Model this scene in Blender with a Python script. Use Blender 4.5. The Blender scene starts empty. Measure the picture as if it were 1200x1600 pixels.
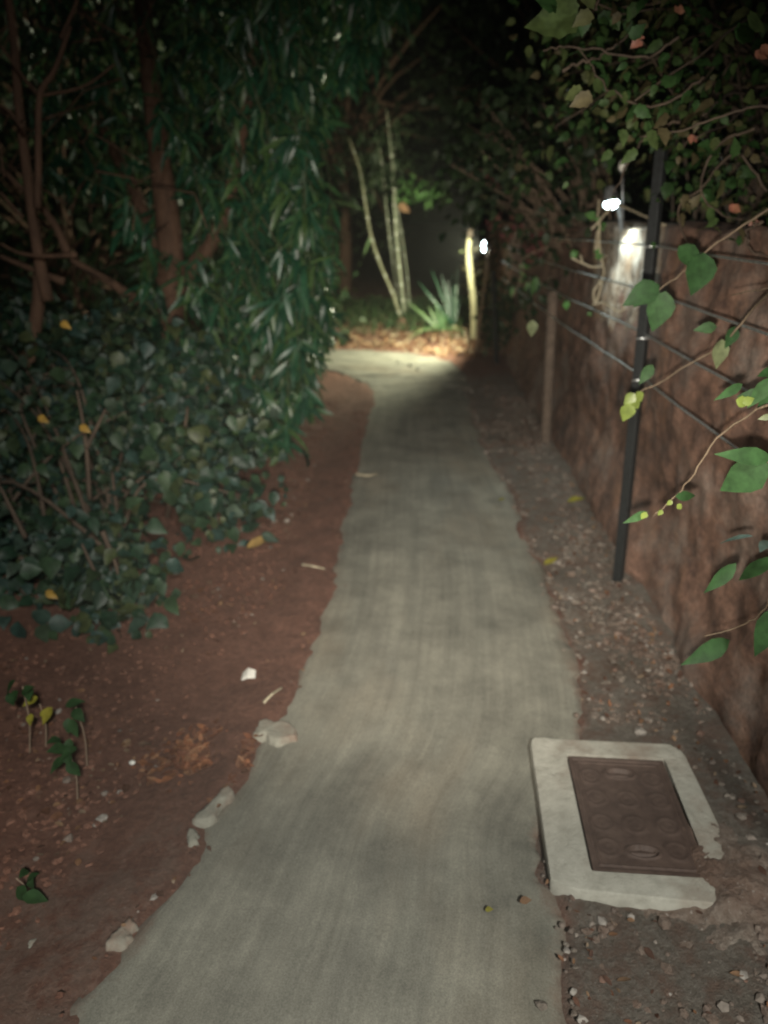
import bpy, math, random
import numpy as np
from mathutils import Vector, Matrix, Euler

random.seed(7)
rng = np.random.default_rng(7)
scene = bpy.context.scene
COL = scene.collection

# ------------------------------------------------------------------ camera
CAM_H = 1.5
F_PX = 1180.0                      # focal length for the 1200 x 1600 photograph
PITCH = math.radians(21.3)
cam_d = bpy.data.cameras.new('camera')
cam = bpy.data.objects.new('camera', cam_d); COL.objects.link(cam)
cam.location = (0, 0, CAM_H)
cam.rotation_euler = (math.radians(90) - PITCH, 0, 0)
cam_d.sensor_fit = 'VERTICAL'; cam_d.sensor_height = 36.0
cam_d.lens = 36.0 * F_PX / 1600.0
cam_d.clip_start = 0.05; cam_d.clip_end = 400
cam_d.dof.use_dof = True
cam_d.dof.focus_distance = 1.35
cam_d.dof.aperture_fstop = 2.3
scene.camera = cam

# ------------------------------------------------------------------ world (night sky)
W = bpy.data.worlds.new('World'); scene.world = W; W.use_nodes = True
nt = W.node_tree; bg = nt.nodes['Background']
sky = nt.nodes.new('ShaderNodeTexSky'); sky.sky_type = 'NISHITA'; sky.sun_disc = False
sky.sun_elevation = math.radians(-6); sky.sun_rotation = math.radians(150)
nt.links.new(sky.outputs[0], bg.inputs[0]); bg.inputs[1].default_value = 0.05

# ------------------------------------------------------------------ lights held by nobody in view: phone torch and a weak lamp glow behind
def spot(name, loc, target, energy, color, size_deg, blend, radius, parent=None):
    L = bpy.data.lights.new(name, 'SPOT'); L.energy = energy; L.color = color
    L.spot_size = math.radians(size_deg); L.spot_blend = blend; L.shadow_soft_size = radius
    o = bpy.data.objects.new(name, L); COL.objects.link(o)
    o.location = loc
    o.rotation_euler = (Vector(target) - Vector(loc)).to_track_quat('-Z', 'Y').to_euler()
    if parent is not None:
        o.parent = parent
        o.matrix_parent_inverse = Matrix.Translation(parent.location).inverted()
    return o
spot('phone_torch', (-0.01, 0.0, 1.445), (0.32, 4.6, 0.36), 570.0, (1.0, 0.915, 0.77), 65, 1.0, 0.012)
spot('lamp_behind', (0.5, -1.3, 2.6), (-0.4, 0.6, 0.0), 500.0, (1.0, 1.0, 0.92), 112, 1.0, 0.12)

scene.view_settings.view_transform = 'Standard'; scene.view_settings.look = 'None'
scene.view_settings.exposure = 0.0; scene.view_settings.gamma = 1.0
scene.render.engine = 'CYCLES'
scene.cycles.use_denoising = True
scene.cycles.max_bounces = 5
scene.cycles.filter_width = 2.0
scene.cycles.sample_clamp_indirect = 3.0

# ------------------------------------------------------------------ helpers
CP, SP = math.cos(PITCH), math.sin(PITCH)
def ray(px, py):
    u = (px - 600.0) / F_PX; v = (800.0 - py) / F_PX
    return np.array([u, CP + v * SP, -SP + v * CP])
def P(px, py, Y):
    d = ray(px, py); t = Y / d[1]
    return np.array([d[0] * t, Y, CAM_H + d[2] * t])
def G(px, py, z=0.0):
    d = ray(px, py); t = (z - CAM_H) / d[2]
    return np.array([d[0] * t, d[1] * t, z])

def hash2(i, j, s):
    n = (i * 374761393 + j * 668265263 + s * 1274126177) & 0x7fffffff
    n = ((n ^ (n >> 13)) * 1274126177) & 0x7fffffff
    return ((n ^ (n >> 16)) & 0xffff) / 65535.0
def vnoise(x, y, s=0):
    x = np.asarray(x, float); y = np.asarray(y, float)
    xi = np.floor(x).astype(np.int64); yi = np.floor(y).astype(np.int64)
    fx = x - xi; fy = y - yi
    fx = fx * fx * (3 - 2 * fx); fy = fy * fy * (3 - 2 * fy)
    a = hash2(xi, yi, s); b = hash2(xi + 1, yi, s); c = hash2(xi, yi + 1, s); d = hash2(xi + 1, yi + 1, s)
    return (a * (1 - fx) + b * fx) * (1 - fy) + (c * (1 - fx) + d * fx) * fy
def fbm(x, y, f=1.0, o=4, s=0):
    r = 0; a = 0.5
    for k in range(o):
        r = r + a * (vnoise(np.asarray(x) * f, np.asarray(y) * f, s + k) - 0.5); f *= 2.07; a *= 0.55
    return r
def sstep(a, b, x):
    t = np.clip((np.asarray(x, float) - a) / (b - a), 0, 1); return t * t * (3 - 2 * t)

def tag(o, label=None, cat=None, group=None, kind=None):
    if label: o['label'] = label
    if cat: o['category'] = cat
    if group: o['group'] = group
    if kind: o['kind'] = kind
    return o
def empty(name, loc, label, cat, group=None):
    o = bpy.data.objects.new(name, None); COL.objects.link(o)
    o.location = [float(c) for c in loc]; o.empty_display_size = 0.1
    return tag(o, label, cat, group)

class MB:
    def __init__(s): s.v = []; s.f = []; s.n = 0
    def add(s, verts, faces):
        verts = np.asarray(verts, float).reshape(-1, 3)
        s.v.append(verts); n = s.n
        s.f.extend([tuple(int(i) + n for i in f) for f in faces]); s.n += len(verts)
    def tube(s, pts, rad, k=7, cap=True):
        pts = np.asarray(pts, float); m = len(pts)
        rad = np.asarray(rad, float).reshape(-1); rad = np.interp(np.linspace(0, 1, m), np.linspace(0, 1, len(rad)), rad) if len(rad) > 1 else np.full(m, rad[0])
        tan = np.gradient(pts, axis=0); tan /= (np.linalg.norm(tan, axis=1, keepdims=True) + 1e-9)
        up = np.array([0, 0, 1.0]) if abs(tan[0][2]) < 0.9 else np.array([1.0, 0, 0])
        vs = []
        for i in range(m):
            a = np.cross(tan[i], up); a /= np.linalg.norm(a) + 1e-9; b = np.cross(a, tan[i]); up = b
            for j in range(k):
                t = 2 * math.pi * j / k
                vs.append(pts[i] + rad[i] * (math.cos(t) * a + math.sin(t) * b))
        fs = [(i * k + j, i * k + (j + 1) % k, (i + 1) * k + (j + 1) % k, (i + 1) * k + j) for i in range(m - 1) for j in range(k)]
        if cap:
            fs.append(tuple(range(k - 1, -1, -1))); fs.append(tuple((m - 1) * k + j for j in range(k)))
        s.add(vs, fs)
    def build(s, name, mat, parent=None, smooth=True):
        v = np.concatenate(s.v) if s.v else np.zeros((0, 3))
        if parent is not None: v = v - np.array(parent_world(parent))
        me = bpy.data.meshes.new(name); me.from_pydata(v.tolist(), [], s.f); me.update()
        if smooth and len(me.polygons): me.polygons.foreach_set('use_smooth', [True] * len(me.polygons))
        if mat: me.materials.append(mat)
        o = bpy.data.objects.new(name, me); COL.objects.link(o)
        if parent is not None: o.parent = parent
        return o
def parent_world(o):
    p = Vector((0, 0, 0))
    while o is not None: p = p + o.location; o = o.parent
    return p
def curve_pts(ctrl, n=24):
    """Catmull-Rom through control points"""
    c = np.asarray(ctrl, float)
    c = np.vstack([2 * c[0] - c[1], c, 2 * c[-1] - c[-2]])
    out = []
    m = len(c) - 3
    for i in range(m):
        for t in np.linspace(0, 1, max(2, n // m), endpoint=(i == m - 1)):
            a, b, d, e = c[i], c[i + 1], c[i + 2], c[i + 3]
            out.append(0.5 * ((2 * b) + (-a + d) * t + (2 * a - 5 * b + 4 * d - e) * t * t + (-a + 3 * b - 3 * d + e) * t ** 3))
    return np.array(out)

# leaf templates: (t along, half width)
T_BROAD = ([0, .12, .3, .52, .76, 1.0], [0.03, .62, 1.0, .9, .48, 0.02])
T_NARROW = ([0, .15, .42, .72, 1.0], [0.05, .7, 1.0, .72, 0.02])
T_STRAP = ([0, .2, .4, .6, .8, 1.0], [.8, 1.0, .95, .8, .5, .03])
T_LOBE = ([0, .06, .2, .36, .46, .62, .74, 1.0], [0.05, .7, .72, 1.0, .8, .7, .42, 0.02])
def leaves(mb, base, d, up, length, wr, tmpl=T_BROAD, curl=0.25, fold=0.25, wavy=0.0):
    base = np.asarray(base, float); d = np.asarray(d, float); up = np.asarray(up, float)
    N = len(base)
    if N == 0: return
    length = np.broadcast_to(np.asarray(length, float), (N,))
    wr = np.broadcast_to(np.asarray(wr, float), (N,)); curl = np.broadcast_to(np.asarray(curl, float), (N,))
    d = d / (np.linalg.norm(d, axis=1, keepdims=True) + 1e-9)
    s = np.cross(d, up); s /= (np.linalg.norm(s, axis=1, keepdims=True) + 1e-9)
    u = np.cross(s, d)
    ts, ws = tmpl; K = len(ts)
    V = np.zeros((N, K * 3, 3)); ph = rng.uniform(0, 6.28, N)
    for k, (t, w) in enumerate(zip(ts, ws)):
        c = base + d * (length * t * (1 - 0.25 * np.abs(curl) * t * t))[:, None] - u * (length * curl * t * t)[:, None]
        half = length * wr * 0.5 * w
        wv = wavy * half * np.sin(ph + t * 11)
        V[:, k * 3 + 0] = c - s * half[:, None] + u * (half * fold + wv)[:, None]
        V[:, k * 3 + 1] = c
        V[:, k * 3 + 2] = c + s * half[:, None] + u * (half * fold - wv)[:, None]
    F = []
    for k in range(K - 1):
        a = k * 3
        F += [(a, a + 1, a + 4, a + 3), (a + 1, a + 2, a + 5, a + 4)]
    F = np.array(F)
    allF = (F[None] + (np.arange(N) * K * 3)[:, None, None]).reshape(-1, 4) + mb.n
    mb.v.append(V.reshape(-1, 3)); mb.f.extend(map(tuple, allF.tolist())); mb.n += N * K * 3
def rdir(N, bias=(0, 0, 0), spread=1.0):
    a = rng.normal(size=(N, 3)); a /= np.linalg.norm(a, axis=1, keepdims=True)
    a = a * spread + np.asarray(bias, float); return a / (np.linalg.norm(a, axis=1, keepdims=True) + 1e-9)
def in_poly(x, y, poly):
    ins = False; n = len(poly); j = n - 1
    for i in range(n):
        xi, yi = poly[i]; xj, yj = poly[j]
        if (yi > y) != (yj > y) and x < (xj - xi) * (y - yi) / (yj - yi) + xi: ins = not ins
        j = i
    return ins
def poly_pts(poly, n):
    xs = [p[0] for p in poly]; ys = [p[1] for p in poly]; out = []
    while len(out) < n:
        x = random.uniform(min(xs), max(xs)); y = random.uniform(min(ys), max(ys))
        if in_poly(x, y, poly): out.append((x, y))
    return out

# ------------------------------------------------------------------ materials
def newmat(name):
    m = bpy.data.materials.new(name); m.use_nodes = True
    t = m.node_tree; return m, t, t.nodes['Principled BSDF'], t.nodes['Material Output']
def ramp(t, stops, src=None, interp='LINEAR'):
    r = t.nodes.new('ShaderNodeValToRGB'); e = r.color_ramp.elements; r.color_ramp.interpolation = interp
    while len(e) < len(stops): e.new(0.5)
    for k, (p, c) in enumerate(stops):
        e[k].position = p; e[k].color = (c[0], c[1], c[2], 1) if not isinstance(c, (int, float)) else (c, c, c, 1)
    if src is not None: t.links.new(src, r.inputs[0])
    return r.outputs[0]
def noise(t, scale, detail=4, rough=0.6, vec=None, mapscale=None):
    if vec is None:
        vec = t.nodes.new('ShaderNodeTexCoord').outputs['Object']
    if mapscale:
        mp = t.nodes.new('ShaderNodeMapping'); mp.inputs['Scale'].default_value = mapscale
        t.links.new(vec, mp.inputs['Vector']); vec = mp.outputs[0]
    n = t.nodes.new('ShaderNodeTexNoise'); n.inputs['Scale'].default_value = scale
    n.inputs['Detail'].default_value = detail; n.inputs['Roughness'].default_value = rough
    t.links.new(vec, n.inputs['Vector']); return n.outputs['Fac']
def mix(t, a, b, fac, mode='MIX'):
    m = t.nodes.new('ShaderNodeMix'); m.data_type = 'RGBA'; m.blend_type = mode
    for k, v in ((0, fac), (6, a), (7, b)):
        if hasattr(v, 'links') or hasattr(v, 'is_linked'): t.links.new(v, m.inputs[k])
        elif k == 0: m.inputs[k].default_value = v
        else: m.inputs[k].default_value = (v[0], v[1], v[2], 1)
    return m.outputs[2]
def bump(t, bsdf, h, strength=0.4, dist=0.01):
    b = t.nodes.new('ShaderNodeBump'); b.inputs['Strength'].default_value = strength; b.inputs['Distance'].default_value = dist
    t.links.new(h, b.inputs['Height']); t.links.new(b.outputs[0], bsdf.inputs['Normal'])
def leafmat(name, cols, rough=0.42, spec=0.4, trans=0.25):
    m, t, b, out = newmat(name)
    g = t.nodes.new('ShaderNodeNewGeometry')
    n = len(cols)
    c = ramp(t, [((k + .5) / n, cc) for k, cc in enumerate(cols)], g.outputs['Random Per Island'])
    nz = noise(t, 40, 3); c = mix(t, c, ramp(t, [(.3, .62), (.7, 1.25)], nz), 1.0, 'MULTIPLY')
    t.links.new(c, b.inputs['Base Color']); b.inputs['Roughness'].default_value = rough
    b.inputs['Specular IOR Level'].default_value = spec
    tr = t.nodes.new('ShaderNodeBsdfTranslucent'); t.links.new(c, tr.inputs[0])
    ms = t.nodes.new('ShaderNodeMixShader'); ms.inputs[0].default_value = trans
    t.links.new(b.outputs[0], ms.inputs[1]); t.links.new(tr.outputs[0], ms.inputs[2]); t.links.new(ms.outputs[0], out.inputs[0])
    return m
def barkmat(name, c1, c2, scale=14, stretch=(1, 1, .2), rough=.85):
    m, t, b, out = newmat(name)
    n = noise(t, scale, 5, .65, mapscale=stretch)
    t.links.new(ramp(t, [(.3, c1), (.7, c2)], n), b.inputs['Base Color']); b.inputs['Roughness'].default_value = rough
    bump(t, b, n, .6, .02); return m
def plain(name, c, rough=.5, metal=0, nscale=60, var=.35):
    m, t, b, out = newmat(name)
    n = noise(t, nscale, 4)
    t.links.new(mix(t, c, ramp(t, [(.3, 1 - var), (.7, 1 + var)], n), 1.0, 'MULTIPLY'), b.inputs['Base Color'])
    b.inputs['Roughness'].default_value = rough; b.inputs['Metallic'].default_value = metal; return m
def emis(name, c, s):
    m, t, b, out = newmat(name)
    b.inputs['Base Color'].default_value = (.8, .8, .8, 1)
    b.inputs['Emission Color'].default_value = (*c, 1); b.inputs['Emission Strength'].default_value = s
    return m

# soil
m_soil, t, b, out = newmat('red_soil')
n1 = noise(t, 1.6, 5, .6); n2 = noise(t, 34, 5, .7); n3 = noise(t, 160, 3, .6)
c = ramp(t, [(.28, (.085, .042, .029)), (.5, (.155, .074, .050)), (.72, (.235, .122, .086))], n2)
c = mix(t, c, ramp(t, [(.35, (.75, .62, .55)), (.65, (1.1, 1.1, 1.1))], n1), 1.0, 'MULTIPLY')
c = mix(t, c, (.34, .27, .22), ramp(t, [(.66, 0.), (.74, .75)], n3))
t.links.new(c, b.inputs['Base Color']); b.inputs['Roughness'].default_value = .95
bump(t, b, n2, .7, .02)
# gravel strip soil
m_strip, t, b, out = newmat('stony_soil')
n1 = noise(t, 2.2, 5, .6); n2 = noise(t, 46, 5, .75); n3 = noise(t, 120, 3, .6)
c = ramp(t, [(.28, (.09, .075, .058)), (.5, (.20, .165, .135)), (.72, (.31, .27, .23))], n2)
c = mix(t, c, (.15, .085, .06), ramp(t, [(.45, 0.), (.62, .8)], n1))
c = mix(t, c, (.42, .38, .34), ramp(t, [(.64, 0.), (.72, .8)], n3))
t.links.new(c, b.inputs['Base Color']); b.inputs['Roughness'].default_value = .95
bump(t, b, n2, .8, .02)
m_ground, t, b, out = newmat('garden_soil')
n1 = noise(t, 1.6, 5, .6); n2 = noise(t, 52, 6, .8); n3 = noise(t, 190, 3, .6); n4 = noise(t, 14, 5, .7)
c = ramp(t, [(.28, (.105, .05, .034)), (.5, (.185, .086, .058)), (.72, (.275, .14, .098))], n2)
c = mix(t, c, ramp(t, [(.35, (.72, .66, .62)), (.65, (1.12, 1.1, 1.1))], n4), 1.0, 'MULTIPLY')
c = mix(t, c, (.30, .23, .19), ramp(t, [(.66, 0.), (.74, .7)], n3))
d = ramp(t, [(.28, (.085, .072, .056)), (.5, (.17, .145, .118)), (.72, (.27, .24, .205))], n2)
d = mix(t, d, (.15, .085, .06), ramp(t, [(.45, 0.), (.62, .7)], n4))
d = mix(t, d, (.38, .35, .31), ramp(t, [(.64, 0.), (.72, .7)], n3))
at = t.nodes.new('ShaderNodeAttribute'); at.attribute_name = 'stony'
ad = t.nodes.new('ShaderNodeMath'); ad.operation = 'ADD'; t.links.new(at.outputs['Fac'], ad.inputs[0])
sb = t.nodes.new('ShaderNodeMath'); sb.operation = 'MULTIPLY_ADD'; sb.inputs[1].default_value = 1.4; sb.inputs[2].default_value = -.7; t.links.new(n4, sb.inputs[0]); t.links.new(sb.outputs[0], ad.inputs[1])
c = mix(t, c, d, ramp(t, [(.3, 0.), (.7, 1.)], ad.outputs[0]))
t.links.new(c, b.inputs['Base Color']); b.inputs['Roughness'].default_value = .95
bump(t, b, n2, .9, .025)
# path concrete with streaks running along it
m_path, t, b, out = newmat('worn_concrete')
uv = t.nodes.new('ShaderNodeUVMap').outputs[0]
s1 = noise(t, 1.0, 6, .62, uv, (7, .7, 1)); s2 = noise(t, 1.0, 5, .65, uv, (42, 1.3, 1)); s3 = noise(t, 1.0, 4, .6, uv, (1.8, .8, 1)); s4 = noise(t, 5, 6, .7)
fine = noise(t, 260, 3, .6)
c = ramp(t, [(.28, (.145, .143, .117)), (.5, (.186, .179, .146)), (.72, (.226, .218, .176))], s1)
c = mix(t, c, ramp(t, [(.3, .66), (.7, 1.34)], s4), 1.0, 'MULTIPLY')
s5 = noise(t, 1.0, 4, .55, uv, (3.2, .45, 1))
sx = t.nodes.new('ShaderNodeSeparateXYZ'); t.links.new(uv, sx.inputs[0])
def mth(op, a, b_=None, c_=None):
    m_ = t.nodes.new('ShaderNodeMath'); m_.operation = op
    for k_, v_ in enumerate((a, b_, c_)):
        if v_ is None: continue
        if isinstance(v_, (int, float)): m_.inputs[k_].default_value = v_
        else: t.links.new(v_, m_.inputs[k_])
    return m_.outputs[0]
edge_d = mth('MINIMUM', sx.outputs[0], mth('SUBTRACT', 1.0, sx.outputs[0]))
edge_d = mth('ADD', edge_d, mth('MULTIPLY_ADD', noise(t, 9, 6, .75), .16, -.08))
soilm = mth('MULTIPLY', ramp(t, [(.0, 1.), (.055, 0.)], edge_d), .75)
c = mix(t, c, (.10, .10, .092), ramp(t, [(.56, 0.), (.72, .42)], s5))
c = mix(t, c, ramp(t, [(.3, .84), (.7, 1.12)], s2), 1.0, 'MULTIPLY')
c = mix(t, c, (.235, .18, .12), ramp(t, [(.50, 0.), (.72, .45)], s3))
c = mix(t, c, ramp(t, [(.3, .74), (.7, 1.26)], fine), 1.0, 'MULTIPLY')
c = mix(t, c, (.15, .085, .06), soilm)
t.links.new(c, b.inputs['Base Color']); b.inputs['Roughness'].default_value = .9
bump(t, b, s2, .22, .01)
# pale cement
m_cement, t, b, out = newmat('pale_cement')
n2 = noise(t, 18, 6, .7); n3 = noise(t, 5, 4, .6)
c = ramp(t, [(.3, (.33, .315, .265)), (.55, (.48, .465, .40)), (.8, (.56, .54, .47))], n2)
c = mix(t, c, (.22, .15, .11), ramp(t, [(.50, 0.), (.72, .75)], n3))
t.links.new(c, b.inputs['Base Color']); b.inputs['Roughness'].default_value = .95; bump(t, b, noise(t, 70, 6, .8), .6, .012)
m_spill, t, b, out = newmat('old_cement')
n2 = noise(t, 22, 6, .75); n3 = noise(t, 7, 5, .7)
c = ramp(t, [(.3, (.20, .19, .155)), (.6, (.30, .29, .24)), (.8, (.36, .345, .29))], n2)
c = mix(t, c, (.20, .12, .085), ramp(t, [(.45, 0.), (.65, .8)], n3))
t.links.new(c, b.inputs['Base Color']); b.inputs['Roughness'].default_value = .95; bump(t, b, n2, .6, .015)
# cover plate
m_cover, t, b, out = newmat('brown_cast_cover')
n2 = noise(t, 22, 6, .7)
t.links.new(ramp(t, [(.3, (.055, .034, .027)), (.7, (.115, .076, .06))], n2), b.inputs['Base Color']); b.inputs['Roughness'].default_value = .7
bump(t, b, noise(t, 150, 3), .3, .004)
# wall
m_wall, t, b, out = newmat('laterite_stone')
n1 = noise(t, 3.2, 6, .68, mapscale=(1, .55, .8)); n2 = noise(t, 17, 6, .75, mapscale=(1, .5, .85)); n3 = noise(t, 5.5, 5, .7, mapscale=(1, .7, .4))
c = ramp(t, [(.32, (.08, .045, .035)), (.47, (.185, .104, .074)), (.60, (.25, .142, .10)), (.76, (.34, .22, .16))], n2)
c = mix(t, c, (.26, .215, .185), ramp(t, [(.50, 0.), (.66, .8)], n1))
c = mix(t, c, (.30, .16, .09), ramp(t, [(.56, 0.), (.7, .5)], n3))
c = mix(t, c, (.055, .04, .034), ramp(t, [(.32, .85), (.47, 0.)], n1))
n6 = noise(t, 60, 4, .7); c = mix(t, c, ramp(t, [(.3, .7), (.7, 1.3)], n6), 1.0, 'MULTIPLY')
t.links.new(c, b.inputs['Base Color']); b.inputs['Roughness'].default_value = .92
bump(t, b, n2, .5, .02)
m_lime_lit, t, b, out = newmat('limewash_lit_stone')  # whitewash stain, its pale tone also standing in for lamplight
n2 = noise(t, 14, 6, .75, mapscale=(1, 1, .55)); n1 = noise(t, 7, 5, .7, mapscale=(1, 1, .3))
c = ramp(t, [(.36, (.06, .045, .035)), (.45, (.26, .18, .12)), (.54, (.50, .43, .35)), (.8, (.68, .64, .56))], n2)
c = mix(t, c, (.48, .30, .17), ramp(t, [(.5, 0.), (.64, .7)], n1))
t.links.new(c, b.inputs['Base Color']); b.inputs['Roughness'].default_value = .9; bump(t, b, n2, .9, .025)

m_leaf_bush = leafmat('bush_leaf', [(.010, .03, .017), (.02, .05, .027), (.04, .074, .034), (.036, .066, .056), (.06, .076, .03), (.016, .042, .023), (.028, .06, .05)], .5, .35, .2)
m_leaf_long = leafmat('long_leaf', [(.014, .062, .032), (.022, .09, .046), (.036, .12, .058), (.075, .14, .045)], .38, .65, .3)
m_leaf_shrub = leafmat('lobed_leaf', [(.024, .06, .016), (.036, .085, .024), (.055, .10, .03), (.075, .10, .034), (.085, .07, .034)], .55, .25, .3)
m_leaf_near = leafmat('near_leaf', [(.022, .058, .018), (.028, .07, .022), (.036, .08, .028)], .6, .22, .3)
m_leaf_pale = leafmat('pale_leaf', [(.13, .16, .075), (.15, .17, .09)], .5, .3, .3)
m_leaf_yellow = leafmat('yellow_leaf', [(.26, .25, .03), (.32, .28, .04)], .5, .3, .3)
m_leaf_blue = leafmat('dull_bluish_leaf', [(.10, .17, .15), (.13, .20, .18)], .25, .7, .2)
m_leaf_orange = leafmat('orange_leaf', [(.36, .17, .05), (.40, .27, .05)])
m_leaf_dark = leafmat('dark_leaf', [(.016, .035, .014), (.028, .05, .02), (.04, .06, .026)], .5, .3, .2)
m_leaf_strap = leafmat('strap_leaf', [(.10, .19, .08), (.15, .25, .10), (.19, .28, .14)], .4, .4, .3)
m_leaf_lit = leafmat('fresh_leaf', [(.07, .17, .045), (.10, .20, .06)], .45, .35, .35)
m_grass = leafmat('low_grass', [(.02, .05, .014), (.035, .07, .02), (.06, .08, .03)], .55, .25, .25)
m_litter = leafmat('dry_litter', [(.08, .04, .027), (.13, .062, .04), (.19, .09, .05), (.22, .125, .07), (.24, .18, .125), (.10, .055, .04)], .8, .15, .1)
m_litter2 = leafmat('orange_brown_litter', [(.16, .075, .04), (.26, .13, .07), (.36, .21, .12), (.42, .31, .19), (.50, .43, .31), (.20, .11, .06)], .8, .15, .1)
m_litter3 = leafmat('rusty_litter', [(.12, .05, .03), (.20, .08, .045), (.26, .11, .055), (.28, .15, .085), (.15, .07, .045)], .8, .15, .1)
m_petal = leafmat('pink_bract', [(.16, .05, .055), (.20, .08, .075), (.17, .065, .05)], .6, .2, .35)
m_bark = barkmat('brown_bark', (.06, .032, .019), (.15, .082, .05), 22)
m_twig = barkmat('grey_twig', (.16, .11, .075), (.30, .22, .155), 30)
m_bushtwig = barkmat('dim_twig', (.05, .035, .025), (.12, .085, .06), 30)
m_greentwig = barkmat('green_twig', (.03, .05, .02), (.07, .08, .035), 30)
m_creeper = barkmat('creeper_stem', (.07, .05, .03), (.14, .10, .065), 40)
m_vine = barkmat('pale_vine', (.32, .27, .18), (.5, .44, .32), 40)
m_palebark = barkmat('pale_bark', (.28, .26, .15), (.44, .41, .26), 20)
m_bamboo = barkmat('bamboo_skin', (.15, .17, .11), (.33, .34, .24), 25, (1, 1, .15), .5)
m_bamboo_y = barkmat('yellow_bamboo_skin', (.17, .17, .10), (.34, .33, .21), 25, (1, 1, .15), .5)
m_node = plain('bamboo_node', (.60, .60, .50), .6)
m_iron = plain('dark_iron', (.012, .014, .015), .65, .2)
m_wire = plain('galvanised_wire', (.62, .65, .66), .34, .85)
m_postc = plain('grey_brown_post', (.13, .095, .072), .9, 0, 25)
m_lampb = plain('lamp_metal', (.33, .34, .35), .4, .6)
m_face = emis('lamp_face', (.74, .96, 1.0), 40)
m_stone = leafmat('pebble', [(.13, .10, .085), (.19, .15, .125), (.25, .215, .185), (.17, .10, .075), (.31, .28, .25)], .85, .2, 0.0)
m_white = plain('white_scrap', (.8, .78, .72), .7)

# ------------------------------------------------------------------ path outline (world) and ground height
ST = [((-60, 1900), (915, 1900)), ((95, 1600), (897, 1600)), ((208, 1440), (884, 1430)), ((335, 1245), (862, 1300)), ((405, 1130), (922, 1150)),
      ((468, 1010), (893, 1000)), ((508, 900), (866, 905)), ((530, 800), (818, 795)), ((546, 740), (790, 740)),
      ((564, 670), (752, 668)), ((575, 622), (741, 630)), ((566, 600), (739, 603)), ((528, 585), (728, 582)),
      ((470, 577), (700, 564)), ((380, 572), (640, 551)), ((150, 570), (450, 541))]
Lp = np.array([G(*a, .03)[:2] for a, b_ in ST]); Rp = np.array([G(*b_, .03)[:2] for a, b_ in ST])
Ld = curve_pts(np.c_[Lp, np.zeros(len(Lp))], 700)[:, :2]; Rd = curve_pts(np.c_[Rp, np.zeros(len(Rp))], 700)[:, :2]
NS = min(len(Ld), len(Rd)); Ld = Ld[:NS]; Rd = Rd[:NS]
mid = (Ld + Rd) / 2; along = np.r_[0, np.cumsum(np.linalg.norm(np.diff(mid, axis=0), axis=1))]
Ls, Rs = Ld.copy(), Rd.copy()
Ld = Ld + np.c_[fbm(along, 0 * along, 3, 5, 11) * .08 + fbm(along, 0 * along, 14, 4, 12) * .045, 0 * along]
Rd = Rd + np.c_[fbm(along, 0 * along, 2.4, 5, 19) * .10 + fbm(along, 0 * along, 14, 4, 13) * .045, 0 * along]

pathpoly = np.vstack([Ld, Rd[::-1]])
def inside_path(x, y):
    x = np.asarray(x, float); y = np.asarray(y, float)
    c = np.zeros(x.shape, bool); pp = pathpoly[::4]; j = len(pp) - 1
    for i in range(len(pp)):
        xi, yi = pp[i]; xj, yj = pp[j]
        if yi != yj: c ^= ((yi > y) != (yj > y)) & (x < (xj - xi) * (y - yi) / (yj - yi) + xi)
        j = i
    return c
def path_dist(x, y):
    q = np.vstack([Ld[::2], Rd[::2]]); x = np.asarray(x, float); y = np.asarray(y, float)
    r = np.full(x.shape, 9.0)
    for a, b_ in q: r = np.minimum(r, np.hypot(x - a, y - b_))
    return r
def wall_x(y): return 0.955 + 0.042 * np.asarray(y, float)
def right_edge(y): return np.interp(y, Rd[:420, 1], Rd[:420, 0])
def left_edge(y): return np.interp(y, Ld[:420, 1], Ld[:420, 0])
def gz(x, y):
    x = np.asarray(x, float); y = np.asarray(y, float)
    z = fbm(x, y, 1.3, 4, 3) * .05 + fbm(x, y, 9, 3, 5) * .014
    lf = sstep(0, 2.5, left_edge(np.clip(y, 1, 8)) - x) * .10 * (1 - sstep(5.0, 6.8, y))
    rt = sstep(-.05, .5, x - right_edge(np.clip(y, 1, 8))) * .025
    far = sstep(9.3, 12, y) * .12
    return z + .012 + lf * (y < 9) + rt + far
def surf(x, y): return np.where(inside_path(x, y), .034 + fbm(x, y, 1.6, 3, 21) * .03, gz(x, y))

# ------------------------------------------------------------------ ground
def axis(parts):
    out = [parts[0][0]]
    for a, b_, s in parts: out += list(np.linspace(a, b_, max(2, int(round((b_ - a) / s)) + 1))[1:])
    return np.array(out)
gx = axis([(-120, -20, 10), (-20, -6, 1.), (-6, -2.4, .12), (-2.4, 1.6, .028), (1.6, 6, .2), (6, 20, 1.), (20, 120, 10)])
gy = axis([(-40, -4, 4), (-4, .6, .25), (.6, 6, .03), (6, 12.5, .06), (12.5, 24, .5), (24, 160, 10)])
X, Y = np.meshgrid(gx, gy)
Z = gz(X, Y)
near = (np.abs(X) < 7) & (Y > 0) & (Y < 12)
ins = np.zeros(X.shape, bool); ins[near] = inside_path(X[near], Y[near])
dist = np.full(X.shape, 9.); dist[near] = path_dist(X[near], Y[near])
Z = np.where(ins & (dist > .07), -.05, Z * sstep(0, .3, dist) + (1 - sstep(0, .3, dist)) * (.026 + .012 * (X < .2) + fbm(X, Y, 9, 4, 8) * .055 - .35 * np.where(ins, dist, 0)))
nx, ny = len(gx), len(gy)
idx = np.arange(nx * ny).reshape(ny, nx)
F = np.stack([idx[:-1, :-1], idx[:-1, 1:], idx[1:, 1:], idx[1:, :-1]], -1).reshape(-1, 4)
me = bpy.data.meshes.new('ground'); me.from_pydata(np.stack([X, Y, Z], -1).reshape(-1, 3).tolist(), [], F.tolist())
me.materials.append(m_ground)
yc_ = np.clip(Y, 1, 8)
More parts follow.
